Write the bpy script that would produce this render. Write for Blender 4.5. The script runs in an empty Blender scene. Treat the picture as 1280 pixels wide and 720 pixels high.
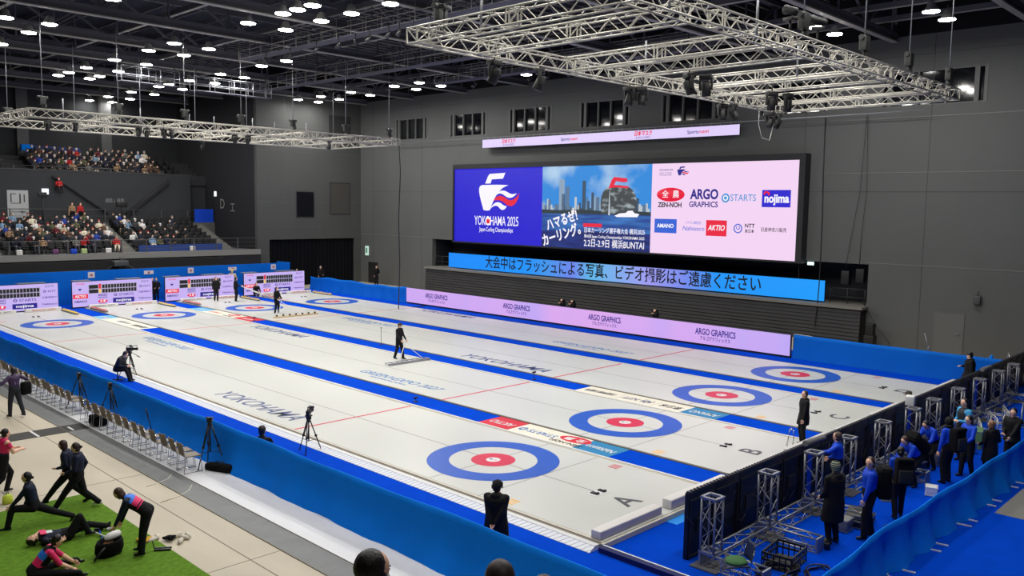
import bpy, bmesh, math, random
from mathutils import Vector, Matrix, Quaternion
random.seed(7)
SC = bpy.context.scene
COL = SC.collection
PI = math.pi
FZ = -0.12            # arena floor level; the ice surface is z = 0
def lin(c):
    c = c / 255.0
    return c / 12.92 if c <= 0.04045 else ((c + 0.055) / 1.055) ** 2.4
def rgb(*c): return tuple(lin(v) for v in c) + (1.0,)
MATS = {}
def mat(name, c, rough=0.6, metal=0.0, noise=None, bump=None, spec=0.5, coat=0.0, stretch=(1, 1, 1)):
    """noise = (scale, strength) mottles the surface colour; bump = (scale, strength)"""
    if name in MATS: return MATS[name]
    m = bpy.data.materials.new(name); m.use_nodes = True
    nt = m.node_tree; b = nt.nodes['Principled BSDF']
    col = rgb(*c)
    b.inputs['Base Color'].default_value = col
    b.inputs['Roughness'].default_value = rough
    b.inputs['Metallic'].default_value = metal
    b.inputs['Specular IOR Level'].default_value = spec
    b.inputs['Coat Weight'].default_value = coat
    if noise or bump:
        tc = nt.nodes.new('ShaderNodeTexCoord')
        mp = nt.nodes.new('ShaderNodeMapping'); mp.inputs['Scale'].default_value = stretch
        nt.links.new(tc.outputs['Object'], mp.inputs['Vector'])
    if noise:
        n = nt.nodes.new('ShaderNodeTexNoise'); n.inputs['Scale'].default_value = noise[0]; n.inputs['Detail'].default_value = 5
        nt.links.new(mp.outputs['Vector'], n.inputs['Vector'])
        r = nt.nodes.new('ShaderNodeMapRange')
        r.inputs['From Min'].default_value = 0.3; r.inputs['From Max'].default_value = 0.7
        r.inputs['To Min'].default_value = 1 - noise[1]; r.inputs['To Max'].default_value = 1 + noise[1]
        nt.links.new(n.outputs['Fac'], r.inputs['Value'])
        x = nt.nodes.new('ShaderNodeVectorMath'); x.operation = 'SCALE'; x.inputs[0].default_value = col[:3]
        nt.links.new(r.outputs['Result'], x.inputs['Scale'])
        nt.links.new(x.outputs['Vector'], b.inputs['Base Color'])
    if bump:
        n = nt.nodes.new('ShaderNodeTexNoise'); n.inputs['Scale'].default_value = bump[0]; n.inputs['Detail'].default_value = 4
        nt.links.new(mp.outputs['Vector'], n.inputs['Vector'])
        bp = nt.nodes.new('ShaderNodeBump'); bp.inputs['Strength'].default_value = bump[1]; bp.inputs['Distance'].default_value = 0.05
        nt.links.new(n.outputs['Fac'], bp.inputs['Height'])
        nt.links.new(bp.outputs['Normal'], b.inputs['Normal'])
    MATS[name] = m
    return m
def glow(name, c, strength=1.0, c2=None, scale=0.5, axis=None, lo=0.4, hi=0.6):
    """a surface that gives off light (screens, lamps). c2: second colour mixed by soft noise"""
    if name in MATS: return MATS[name]
    m = bpy.data.materials.new(name); m.use_nodes = True
    nt = m.node_tree; b = nt.nodes['Principled BSDF']
    b.inputs['Base Color'].default_value = (0.01, 0.01, 0.01, 1); b.inputs['Roughness'].default_value = 0.5
    b.inputs['Emission Color'].default_value = rgb(*c); b.inputs['Emission Strength'].default_value = strength
    if c2:
        tc = nt.nodes.new('ShaderNodeTexCoord'); mp = nt.nodes.new('ShaderNodeMapping')
        if axis: mp.inputs['Scale'].default_value = axis
        nt.links.new(tc.outputs['Object'], mp.inputs['Vector'])
        n = nt.nodes.new('ShaderNodeTexNoise'); n.inputs['Scale'].default_value = scale; n.inputs['Detail'].default_value = 3
        nt.links.new(mp.outputs['Vector'], n.inputs['Vector'])
        r = nt.nodes.new('ShaderNodeMapRange'); r.inputs['From Min'].default_value = lo; r.inputs['From Max'].default_value = hi
        nt.links.new(n.outputs['Fac'], r.inputs['Value'])
        x = nt.nodes.new('ShaderNodeMix'); x.data_type = 'RGBA'
        x.inputs['A'].default_value = rgb(*c); x.inputs['B'].default_value = rgb(*c2)
        nt.links.new(r.outputs['Result'], x.inputs['Factor'])
        nt.links.new(x.outputs['Result'], b.inputs['Emission Color'])
    MATS[name] = m
    return m
def banded(name, stops, y0, y1, strength=.95):
    """a lit screen whose picture is a run of colour bands along y"""
    m = glow(name, (0, 0, 0), strength); nt = m.node_tree; b = nt.nodes['Principled BSDF']
    tc = nt.nodes.new('ShaderNodeTexCoord'); sx = nt.nodes.new('ShaderNodeSeparateXYZ'); nt.links.new(tc.outputs['Object'], sx.inputs[0])
    mr = nt.nodes.new('ShaderNodeMapRange'); mr.inputs['From Min'].default_value = y0; mr.inputs['From Max'].default_value = y1; nt.links.new(sx.outputs['Y'], mr.inputs['Value'])
    cr = nt.nodes.new('ShaderNodeValToRGB'); nt.links.new(mr.outputs['Result'], cr.inputs['Fac']); e = cr.color_ramp.elements
    e[0].position = stops[0][0]; e[0].color = rgb(*stops[0][1]); e[1].position = stops[-1][0]; e[1].color = rgb(*stops[-1][1])
    for (p, c) in stops[1:-1]: q = e.new(p); q.color = rgb(*c)
    nt.links.new(cr.outputs['Color'], b.inputs['Emission Color']); return m
def striped(name, c, c2, scale, axis='X', rough=0.6, thr=0.8, rot=(0, 0, 0), metal=0, spec=0.5):
    """base colour with thin printed or jointed lines (c2) every 1/scale metre along an axis"""
    if name in MATS: return MATS[name]
    m = mat(name, c, rough, metal, spec=spec); nt = m.node_tree; b = nt.nodes['Principled BSDF']
    tc = nt.nodes.new('ShaderNodeTexCoord'); mp = nt.nodes.new('ShaderNodeMapping'); mp.inputs['Rotation'].default_value = rot
    nt.links.new(tc.outputs['Object'], mp.inputs['Vector'])
    w = nt.nodes.new('ShaderNodeTexWave'); w.bands_direction = axis; w.wave_profile = 'SAW'
    w.inputs['Scale'].default_value = scale * 0.314159265; w.inputs['Distortion'].default_value = 0
    nt.links.new(mp.outputs['Vector'], w.inputs['Vector'])
    g = nt.nodes.new('ShaderNodeMath'); g.operation = 'GREATER_THAN'; g.inputs[1].default_value = thr
    nt.links.new(w.outputs['Fac'], g.inputs[0])
    x = nt.nodes.new('ShaderNodeMix'); x.data_type = 'RGBA'
    x.inputs['A'].default_value = rgb(*c); x.inputs['B'].default_value = rgb(*c2)
    nt.links.new(g.outputs[0], x.inputs['Factor']); nt.links.new(x.outputs['Result'], b.inputs['Base Color'])
    return m
# ---------------------------------------------------------------- mesh builder
class MB:
    def __init__(s): s.v = []; s.f = []; s.m = []; s.sm = []
    def add(s, vs, fs, mi=0, smooth=False):
        o = len(s.v); s.v += [tuple(v) for v in vs]
        for f in fs: s.f.append([o + i for i in f]); s.m.append(mi); s.sm.append(smooth)
        return s
    def box(s, x0, x1, y0, y1, z0, z1, mi=0):
        v = [(x0, y0, z0), (x1, y0, z0), (x1, y1, z0), (x0, y1, z0), (x0, y0, z1), (x1, y0, z1), (x1, y1, z1), (x0, y1, z1)]
        return s.add(v, [(0, 3, 2, 1), (4, 5, 6, 7), (0, 1, 5, 4), (1, 2, 6, 5), (2, 3, 7, 6), (3, 0, 4, 7)], mi)
    def rbox(s, c, h, mi=0, ax=None, bev=0.0):
        """box of half sizes h about centre c, axes ax (3 vectors); bev chamfers its edges"""
        X, Y, Z = ax if ax else (Vector((1, 0, 0)), Vector((0, 1, 0)), Vector((0, 0, 1)))
        c = Vector(c); b = min(bev, min(h) * .9)
        if b <= 0:
            P = [c + X * (i * h[0]) + Y * (j * h[1]) + Z * (k * h[2]) for k in (-1, 1) for (i, j) in ((-1, -1), (1, -1), (1, 1), (-1, 1))]
            return s.add(P, [(0, 3, 2, 1), (4, 5, 6, 7), (0, 1, 5, 4), (1, 2, 6, 5), (2, 3, 7, 6), (3, 0, 4, 7)], mi)
        bm = bmesh.new(); bmesh.ops.create_cube(bm, size=1)
        for v in bm.verts: v.co = Vector((v.co.x * 2 * h[0], v.co.y * 2 * h[1], v.co.z * 2 * h[2]))
        bmesh.ops.bevel(bm, geom=list(bm.edges), offset=b, segments=2, affect='EDGES', profile=.6)
        bm.verts.index_update()
        P = [c + X * v.co.x + Y * v.co.y + Z * v.co.z for v in bm.verts]
        F = [[v.index for v in f.verts] for f in bm.faces]
        bm.free(); return s.add(P, F, mi, True)
    def tube(s, a, b, r, r2=None, n=6, mi=0, cap=True, smooth=True):
        a = Vector(a); b = Vector(b); r2 = r if r2 is None else r2
        d = (b - a)
        if d.length < 1e-6: return s
        d.normalize(); t = Vector((0, 0, 1)) if abs(d.z) < .9 else Vector((1, 0, 0))
        u = d.cross(t).normalized(); w = d.cross(u)
        P = []
        for (c, q) in ((a, r), (b, r2)):
            for i in range(n):
                an = 2 * PI * i / n + PI / n; P.append(c + (u * math.cos(an) + w * math.sin(an)) * q)
        F = [(i, i + n, (i + 1) % n + n, (i + 1) % n) for i in range(n)]
        s.add(P, F, mi, smooth)
        if cap:
            o = len(s.v) - 2 * n
            s.f.append([o + i for i in range(n)]); s.m.append(mi); s.sm.append(False)
            s.f.append([o + n + i for i in reversed(range(n))]); s.m.append(mi); s.sm.append(False)
        return s
    def path(s, pts, r, n=6, mi=0, radii=None):
        """a smooth tube along points"""
        pts = [Vector(p) for p in pts]; m = len(pts); P = []; pu = None
        for i, p in enumerate(pts):
            d = (pts[min(i + 1, m - 1)] - pts[max(i - 1, 0)]).normalized()
            if pu is None:
                t = Vector((0, 0, 1)) if abs(d.z) < .9 else Vector((1, 0, 0)); u = d.cross(t).normalized()
            else: u = (pu - d * pu.dot(d)).normalized()
            pu = u; w = d.cross(u); q = radii[i] if radii else r
            for k in range(n):
                an = 2 * PI * k / n; P.append(p + (u * math.cos(an) + w * math.sin(an)) * q)
        F = [(i * n + k, (i + 1) * n + k, (i + 1) * n + (k + 1) % n, i * n + (k + 1) % n) for i in range(m - 1) for k in range(n)]
        F.append(list(range(n))); F.append([(m - 1) * n + k for k in reversed(range(n))])
        return s.add(P, F, mi, True)
    def ell(s, c, r, n=12, m=8, mi=0, ax=None, keep=None):
        c = Vector(c); X, Y, Z = ax if ax else (Vector((1, 0, 0)), Vector((0, 1, 0)), Vector((0, 0, 1)))
        P = [c + Z * r[2]]
        for j in range(1, m):
            th = PI * j / m
            for i in range(n):
                ph = 2 * PI * i / n
                P.append(c + X * (r[0] * math.sin(th) * math.cos(ph)) + Y * (r[1] * math.sin(th) * math.sin(ph)) + Z * (r[2] * math.cos(th)))
        P.append(c - Z * r[2]); F = []
        for i in range(n):
            F.append((0, 1 + i, 1 + (i + 1) % n)); F.append((len(P) - 1, 1 + (m - 2) * n + (i + 1) % n, 1 + (m - 2) * n + i))
        for j in range(m - 2):
            for i in range(n):
                a = 1 + j * n; F.append((a + i, a + n + i, a + n + (i + 1) % n, a + (i + 1) % n))
        return s.add(P, F, mi, True)
    def lathe(s, prof, c=(0, 0, 0), n=20, mi=0, ax=None):
        """prof: list of (radius, height) turned about the axis"""
        c = Vector(c); X, Y, Z = ax if ax else (Vector((1, 0, 0)), Vector((0, 1, 0)), Vector((0, 0, 1)))
        P = [c + X * (r * math.cos(2 * PI * i / n)) + Y * (r * math.sin(2 * PI * i / n)) + Z * h for (r, h) in prof for i in range(n)]
        F = [(j * n + i, j * n + (i + 1) % n, (j + 1) * n + (i + 1) % n, (j + 1) * n + i) for j in range(len(prof) - 1) for i in range(n)]
        F.append([i for i in reversed(range(n))]); F.append([(len(prof) - 1) * n + i for i in range(n)])
        return s.add(P, F, mi, True)
    def slab(s, pts, o, X, Y, N, th, mi=0):
        """flat outline (2-D points in axes X, Y about o) given thickness th along N"""
        o, X, Y, N = Vector(o), Vector(X), Vector(Y), Vector(N); n = len(pts)
        P = [o + X * a + Y * b for a, b in pts] + [o + X * a + Y * b + N * th for a, b in pts]
        F = [list(reversed(range(n))), list(range(n, 2 * n))] + [(i, (i + 1) % n, n + (i + 1) % n, n + i) for i in range(n)]
        return s.add(P, F, mi)
    def loft(s, rings, mi=0, cap=True):
        n = len(rings[0]); P = [p for r in rings for p in r]
        F = [(j * n + i, j * n + (i + 1) % n, (j + 1) * n + (i + 1) % n, (j + 1) * n + i) for j in range(len(rings) - 1) for i in range(n)]
        if cap: F.append([i for i in reversed(range(n))]); F.append([(len(rings) - 1) * n + i for i in range(n)])
        return s.add(P, F, mi, True)
    def mesh(s, name, mats):
        me = bpy.data.meshes.new(name); me.from_pydata(s.v, [], s.f)
        for m in (mats if isinstance(mats, (list, tuple)) else [mats]): me.materials.append(m)
        me.polygons.foreach_set('material_index', s.m); me.polygons.foreach_set('use_smooth', s.sm)
        me.update(); return me
    def build(s, name, mats, parent=None, loc=None, rz=0):
        o = bpy.data.objects.new(name, s.mesh(name, mats)); COL.objects.link(o)
        if parent: o.parent = parent
        if loc: o.location = loc
        if rz: o.rotation_euler = (0, 0, rz)
        return o
def tag(o, label=None, cat=None, group=None, kind=None):
    if label: o['label'] = label
    if cat: o['category'] = cat
    if group: o['group'] = group
    if kind: o['kind'] = kind
    return o
def thing(name, label, cat, loc=(0, 0, 0), rz=0, group=None):
    o = bpy.data.objects.new(name, None); COL.objects.link(o); o.location = loc; o.rotation_euler = (0, 0, rz)
    o.empty_display_size = .2
    return tag(o, label, cat, group)
def struct(name, mb, mats, label=None):
    o = mb.build(name, mats); tag(o, label, None, None, 'structure'); return o
def copy_tree(o, loc=None, rz=None, label=None, group=None, parent=None):
    c = o.copy(); COL.objects.link(c)
    if parent: c.parent = parent
    if loc is not None: c.location = loc
    if rz is not None: c.rotation_euler = (0, 0, rz)
    if label: c['label'] = label
    if group: c['group'] = group
    for ch in list(o.children): copy_tree(ch, parent=c)
    return c
ORD = ['zeroth', 'first', 'second', 'third', 'fourth', 'fifth', 'sixth', 'seventh', 'eighth', 'ninth', 'tenth', 'eleventh', 'twelfth', 'thirteenth', 'fourteenth', 'fifteenth',
       'sixteenth', 'seventeenth', 'eighteenth', 'nineteenth', 'twentieth', 'twenty-first', 'twenty-second', 'twenty-third', 'twenty-fourth', 'twenty-fifth', 'twenty-sixth',
       'twenty-seventh', 'twenty-eighth', 'twenty-ninth', 'thirtieth', 'thirty-first', 'thirty-second', 'thirty-third', 'thirty-fourth', 'thirty-fifth', 'thirty-sixth']
def text(name, body, size, o, X, Y, m, parent=None, bold=0.0, shear=0.0, align='CENTER', width=None, lift=0.0, spacing=1.0):
    """lettering as a thin raised mesh: origin o, reading direction X, up direction Y"""
    X = Vector(X).normalized(); Y = Vector(Y).normalized(); N = X.cross(Y)
    cu = bpy.data.curves.new(name, 'FONT'); cu.body = body; cu.size = size; cu.align_x = align; cu.align_y = 'CENTER'
    cu.offset = bold * size; cu.shear = shear; cu.resolution_u = 3; cu.space_character = spacing; cu.extrude = 0.002
    t = bpy.data.objects.new(name, cu); COL.objects.link(t)
    bpy.context.view_layer.update()
    me = bpy.data.meshes.new_from_object(t.evaluated_get(bpy.context.evaluated_depsgraph_get()))
    bpy.data.objects.remove(t); bpy.data.curves.remove(cu)
    if width and len(me.vertices):
        xs = [v.co.x for v in me.vertices]; w = max(xs) - min(xs); k = width / w
        for v in me.vertices: v.co.x *= k
    M = Matrix((( X.x, Y.x, N.x, o[0]), (X.y, Y.y, N.y, o[1]), (X.z, Y.z, N.z, o[2]), (0, 0, 0, 1)))
    M = M @ Matrix.Translation((0, 0, lift)); me.transform(M)
    me.materials.clear(); me.materials.append(m); me.name = name
    ob = bpy.data.objects.new(name, me); COL.objects.link(ob)
    if parent:
        ob.parent = parent; bpy.context.view_layer.update(); ob.matrix_parent_inverse = parent.matrix_world.inverted()
    return ob
# ---------------------------------------------------------------- materials
ICE = mat('ice', (202, 203, 198), .32, noise=(.25, .018), bump=(60, .02))
ICE_SIDE = mat('ice_side', (176, 172, 162), .5)
BLUE_CARPET = mat('blue_carpet', (0, 64, 188), .95, noise=(2.2, .06), spec=.03)
BLUE_CLOTH = mat('blue_cloth', (0, 128, 246), .85, noise=(1.2, .05), bump=(3, .12), spec=.15)
BLUE_CLOTH_DK = mat('blue_cloth_panel', (0, 98, 196), .8, noise=(1, .04), bump=(2, .15), spec=.15)
CONCRETE = mat('concrete_floor', (186, 176, 156), .6, noise=(.9, .10), stretch=(1, .35, 1))
WHITE_STRIP = mat('white_floor_covering', (224, 224, 226), .55, noise=(.6, .08), stretch=(1, .4, 1))
GUTTER = mat('grey_trench_cover', (112, 114, 114), .6, noise=(3, .08))
BAND = mat('dark_floor_band', (52, 50, 48), .8, noise=(4, .1))
TURF = mat('green_turf', (96, 134, 40), .95, noise=(9, .22), bump=(80, .5), spec=.1)
WALL = mat('grey_wall_paint', (92, 93, 92), .8, noise=(.25, .05), stretch=(1, 1, .5), spec=.2)
WALL_DK = mat('dark_grey_wall_paint', (42, 43, 47), .85, noise=(.3, .05), spec=.2)
BLACKISH = mat('near_black_paint', (24, 24, 26), .8, spec=.2)
ROOF = mat('roof_deck', (46, 47, 58), .8, spec=.2)
STEEL = mat('painted_roof_steel', (84, 84, 92), .6, spec=.3)
STEEL_LT = mat('pale_roof_steel', (150, 148, 142), .5)
ALU = mat('brushed_aluminium', (205, 203, 194), .35, .55)
ALU_DK = mat('grey_aluminium', (150, 152, 158), .4, .5)
WHITE = mat('white_plastic', (212, 212, 212), .5)
GREY = mat('grey_plastic', (128, 124, 116), .6)
BLACK = mat('black_plastic', (16, 16, 17), .5)
BLACK_MATT = mat('black_fabric', (17, 17, 19), .9, bump=(12, .2), spec=.15)
CHROME = mat('chrome', (200, 200, 200), .2, 1)
GLASS = mat('dark_window_glass', (6, 8, 14), .06, spec=.6)
FRAME = mat('grey_window_frame', (88, 89, 88), .6)
RED = mat('red_paint', (200, 34, 60), .45)
RING_BLUE = mat('blue_ice_paint', (26, 84, 186), .4, noise=(3, .04))
RING_RED = mat('red_ice_paint', (206, 40, 70), .4)
LINE = mat('grey_ice_line', (138, 134, 130), .5)
NAVY_TXT = mat('navy_ice_paint', (52, 66, 120), .5)
BLUE_TXT = mat('pale_blue_ice_paint', (50, 110, 176), .5)
DK_TXT = mat('charcoal_ice_paint', (70, 72, 78), .5)
# ================================================================ CAMERA
cam = bpy.data.cameras.new('camera'); CAM = bpy.data.objects.new('camera', cam); COL.objects.link(CAM)
yaw, pit, rol = 0.7999, -0.0964, 0.0159
fw = Vector((math.sin(yaw) * math.cos(pit), math.cos(yaw) * math.cos(pit), math.sin(pit)))
r0 = fw.cross(Vector((0, 0, 1))).normalized(); u0 = r0.cross(fw)
R = r0 * math.cos(rol) + u0 * math.sin(rol); U = -r0 * math.sin(rol) + u0 * math.cos(rol)
CAM.matrix_world = Matrix(((R.x, U.x, -fw.x, -16.0782), (R.y, U.y, -fw.y, -16.2341), (R.z, U.z, -fw.z, 6.9679), (0, 0, 0, 1)))
cam.sensor_width = 36; cam.lens = 1062.32 * 36 / 1280; cam.clip_end = 300
SC.camera = CAM
SC.view_settings.view_transform = 'Standard'; SC.view_settings.look = 'None'; SC.view_settings.gamma = 1
SC.view_settings.use_curve_mapping = False; SC.view_settings.exposure = 0.0
w = bpy.data.worlds.new('world'); SC.world = w; w.use_nodes = True
w.node_tree.nodes['Background'].inputs[0].default_value = (.25, .3, .4, 1); w.node_tree.nodes['Background'].inputs[1].default_value = .02
SC.cycles.use_denoising = True
try: SC.cycles.use_light_tree = True
except Exception: pass
SC.cycles.max_bounces = 5; SC.cycles.diffuse_bounces = 3; SC.cycles.glossy_bounces = 2
# ================================================================ ROOM SHELL
XR = 29.7; YF = 47.47; ZT = 18.9
XL = -26.0; YN = -30.0; YB = 62.0
struct('floor', MB().box(XL, XR + .5, YN, YB + .5, -.5, FZ - .012), CONCRETE)
struct('ceiling', MB().box(XL - .3, XR + 5, YN - .3, YB + .8, ZT, ZT + .3), ROOF)
# long right wall with a recess (1.7..37.5) low down and the windows high up
mb = MB()
wins = []     # (y0, y1, has far slit, has near slit)
for c in (40.3, 33.35, 26.7, 19.85, 13.15, 6.4): wins.append((c - 2.15, c + 2.15))
wins.append((-3.5, 1.6))
ZW0, ZW1 = 12.35, 14.12
def wallbox(y0, y1, z0, z1): mb.box(XR, XR + .4, y0, y1, z0, z1)
RY0, RY1, RZ = 1.7, 37.5, 4.15
wallbox(YN, RY0, -.5, RZ); wallbox(RY1, YF + .4, -.5, RZ)
wallbox(YN, YF + .4, RZ, ZW0)
ys = sorted([w[0] for w in wins] + [w[1] for w in wins])
edges = [YN] + ys + [YF + .4]
for i in range(0, len(edges), 2): wallbox(edges[i], edges[i + 1], ZW0, ZW1)
wallbox(YN, YF + .4, ZW1, 15.9)
struct('wall_right', mb, WALL)
mb = MB(); mb.box(XR, XR + .4, YN, YF + .4, 15.9, ZT); struct('trim_1', mb, BLACKISH)
# pale joint lines of the wall sheeting and its service rails
mb = MB()
for (z, y0, y1) in ((4.24, -9, RY0), (4.24, RY1, YF), (11.8, -12, 3.4), (9.0, -9, 4.5)):
    mb.box(XR - .015, XR, y0, y1, z - .018, z + .018)
struct('trim_2', mb, mat('pale_wall_joint', (112, 112, 109), .6))
mb = MB()
for y in (-7.6, -1.0, 5.6, 38.9, 45.6):
    mb.box(XR - .008, XR, y - .012, y + .012, FZ, 15.8)
mb.box(XR - .008, XR, -28, 46, 8.0, 8.02); mb.box(XR - .008, XR, -28, 46, 14.9, 14.92)
struct('trim_3', mb, mat('dark_wall_joint', (58, 59, 58), .8))
for i, (y0, y1) in enumerate(wins):
    fr = MB()
    fr.box(XR + .03, XR + .12, y0, y1, ZW0, ZW0 + .07); fr.box(XR + .03, XR + .12, y0, y1, ZW1 - .07, ZW1)
    a, b = y0 + .55, y1 - .55
    for (p, q) in ((y0, y0 + .16), (y0 + .38, y0 + .60), (y1 - .60, y1 - .38), (y1 - .16, y1)): fr.box(XR - .02, XR + .14, p, q, ZW0, ZW1)
    for k in (1, 2):
        y = a + (b - a) * k / 3; fr.box(XR - .01, XR + .13, y - .05, y + .05, ZW0, ZW1)
    wf = struct('window_%d' % (i + 1), fr, FRAME)
    g = MB(); g.box(XR + .15, XR + .17, y0, y1, ZW0, ZW1); g.build('window_pane', GLASS, wf)
    rm = MB(); rm.box(XR + .9, XR + 1.0, y0 - .3, y1 + .3, ZW0 - .3, ZW1 + .3); rm.build('dark_blind', BLACKISH, wf)
# recess behind the big text banner
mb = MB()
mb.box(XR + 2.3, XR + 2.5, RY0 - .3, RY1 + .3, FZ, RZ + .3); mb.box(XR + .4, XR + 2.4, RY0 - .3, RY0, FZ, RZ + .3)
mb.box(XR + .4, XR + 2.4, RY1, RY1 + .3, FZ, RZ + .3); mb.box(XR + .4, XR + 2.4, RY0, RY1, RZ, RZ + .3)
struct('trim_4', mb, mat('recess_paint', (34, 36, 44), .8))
# far end wall block on the right of the stands, and its return wall
mb = MB()
mb.box(19.43, 20.5, YF, YF + .4, FZ, 15.9); mb.box(20.5, 29.0, YF, YF + .4, 3.85, 15.9); mb.box(29.0, XR + .4, YF, YF + .4, FZ, 15.9)
struct('wall_far', mb, mat('grey_end_wall_paint', (78, 79, 78), .8, noise=(.3, .05), spec=.2))
struct('wall_stand_side', MB().box(19.43, 19.8, YF + .4, YB, FZ, 15.9), WALL_DK)
mb = MB(); mb.box(19.43, XR + .4, YF, YF + .4, 15.9, ZT); mb.box(19.43, 19.8, YF + .4, YB, 15.9, ZT); struct('trim_5', mb, BLACKISH)
mb = MB()
for z in (4.9, 7.0, 11.2, 13.3): mb.box(19.5, XR, YF - .01, YF, z - .012, z + .012)
for x in (22.0, 25.6): mb.box(x, x + .02, YF - .01, YF, 3.9, 15.8)
struct('trim_6', mb, mat('faint_wall_joint', (88, 88, 86), .6))
# back wall behind the upper stand with its pillars, other unseen walls
struct('wall_back', MB().box(XL, 19.6, YB, YB + .4, FZ, ZT), mat('back_wall_paint', (44, 46, 50), .85))
mb = MB()
for x in (-7.3, -.7, 5.9, 12.5): mb.box(x, x + .86, YB - .5, YB, 8, 17)
struct('trim_7', mb, mat('grey_pillar_paint', (90, 91, 93), .8))
struct('wall_left', MB().box(XL - .3, XL, YN, YB, -.5, ZT), WALL_DK)
struct('wall_near', MB().box(XL - .3, XR + .4, YN - .3, YN, -.5, ZT), WALL_DK)
# dark windows on the far end wall
for i, (x0, x1, z0, z1, c) in enumerate(((26.43, 28.5, 12.7, 14.5, (44, 44, 44)), (23.1, 24.75, 5.75, 7.85, (8, 9, 13)), (26.48, 28.48, 6.04, 8.69, (66, 64, 60)))):
    m_ = mat('far_wall_panel_%d' % i, c, .25 if i == 1 else .7)
    fr = MB()
    for (a, b, p, q) in ((x0 - .06, x0, z0 - .06, z1 + .06), (x1, x1 + .06, z0 - .06, z1 + .06), (x0, x1, z0 - .06, z0), (x0, x1, z1, z1 + .06)): fr.box(a, b, YF - .04, YF, p, q)
    wf = struct('window_%d' % (i + 8), fr, mat('dark_frame', (40, 40, 42), .6))
    MB().box(x0, x1, YF - .03, YF - .01, z0, z1).build('window_pane', m_, wf)
# black stage curtain in the opening of the far wall
mb = MB(); N = 150; P = []
for i in range(N + 1):
    x = 20.45 + 8.6 * i / N; y = YF + .22 + .09 * math.sin(i * .95) + .03 * math.sin(i * 2.1)
    P.append((x, y))
vs = [(x, y, z) for x, y in P for z in (FZ, 3.9)] + [(x, y + .05, z) for x, y in P for z in (FZ, 3.9)]
o2 = 2 * (N + 1)
fs = [(2 * i, 2 * i + 2, 2 * i + 3, 2 * i + 1) for i in range(N)] + [(o2 + 2 * i, o2 + 2 * i + 1, o2 + 2 * i + 3, o2 + 2 * i + 2) for i in range(N)]
mb.add(vs, fs, 0, True)
tag(mb.build('stage_curtain', mat('black_velvet', (17, 18, 22), .95, spec=.1)), 'pleated black curtain closing the opening under the far grey wall', 'curtain')
# doors of the right wall
def door(n, y0, y1, z1, c):
    f = MB()
    for (a, b, p, q) in ((y0 - .07, y0, FZ, z1 + .07), (y1, y1 + .07, FZ, z1 + .07), (y0, y1, z1, z1 + .07)): f.box(XR - .03, XR, a, b, p, q)
    fo = struct('door_%d' % n, f, FRAME)
    MB().box(XR - .02, XR - .005, y0, y1, FZ, z1).build('door_leaf', c, fo)
    h = MB(); h.box(XR - .08, XR - .02, y0 + .1, y0 + .32, .93, .97); h.build('door_handle', ALU_DK, fo)
door(1, -3.1, -1.75, 1.95, mat('door_paint', (94, 95, 93), .7))
door(2, 44.9, 46.3, 1.75, mat('dark_door', (20, 20, 22), .7))
# ================================================================ FLOOR COVERINGS
mb = MB(); mb.box(-5.6, 24.6, -13.2, 44.6, FZ - .012, FZ); mb.box(-4.0, 24.6, -19, -13.2, FZ - .012, FZ)
tag(mb.build('blue_carpet', BLUE_CARPET), 'royal blue carpet laid all around the curling sheets', 'carpet')
tag(MB().box(-6.6, -5.6, -16, 42, FZ - .012, FZ + .004).build('white_floor_runner', WHITE_STRIP), 'white floor covering under the row of grey chairs along the curtain', 'floor covering')
struct('trim_8', MB().box(-7.25, -6.6, -20, 44, FZ - .012, FZ), GUTTER)
mb = MB(); mb.box(-7.95, -7.93, -20, 44, FZ - .012, FZ - .009); mb.box(-7.27, -7.25, -20, 44, FZ - .012, FZ + .002); mb.box(-6.62, -6.6, -20, 44, FZ, FZ + .008)
for y in (-8, -1.2, 5.6, 18.6, 25.4): mb.box(-20, -7.3, y, y + .015, FZ - .012, FZ - .009)
for x in (-10.3, -13.0): mb.box(x, x + .015, -20, 40, FZ - .012, FZ - .009)
struct('trim_9', mb, mat('floor_joint', (112, 104, 88), .8))
mb = MB(); mb.box(-20, -6.45, 11.15, 11.98, FZ - .012, FZ + .001, 0)
for x in (-8.1, -7.1): mb.box(x, x + .07, 11.25 if x > -7.5 else 11.15, 11.98 if x < -7.5 else 11.75, FZ, FZ + .003, 1)
struct('trim_10', mb, [BAND, WHITE])
tag(MB().box(-22, -8.87, -9, 5.0, FZ - .012, FZ + .012).build('artificial_turf', TURF), 'green artificial turf mat with players stretching on it', 'turf mat')
mb = MB(); mb.box(6.05, 8.6, -13.1, -10.85, FZ - .01, FZ + .004); mb.box(7.3, 7.32, -13.1, -10.85, FZ, FZ + .006)
tag(mb.build('floor_hatch', mat('grey_hatch', (120, 118, 112), .7)), 'grey square floor hatch set in the blue carpet at right', 'hatch')
# chalk outline squares of tape on the concrete
mb = MB(); tp = [(-6.9, 5.2), (-7.6, 4.6), (-7.9, 3.2), (-7.2, 2.6), (-6.9, 2.5)]
mb.path([(x, y, FZ - .006) for x, y in [(-6.72, 5.1), (-7.0, 4.75), (-7.35, 4.6), (-7.62, 4.55)]], .012)
mb.path([(x, y, FZ - .006) for x, y in [(-6.75, 3.9), (-7.0, 3.55), (-7.4, 3.3), (-7.85, 3.2)]], .012)
tag(mb.build('loose_cable', mat('off_white_cord', (205, 202, 180), .7)), 'thin white cord trailing over the grey trench cover by the chairs', 'cord')
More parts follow.
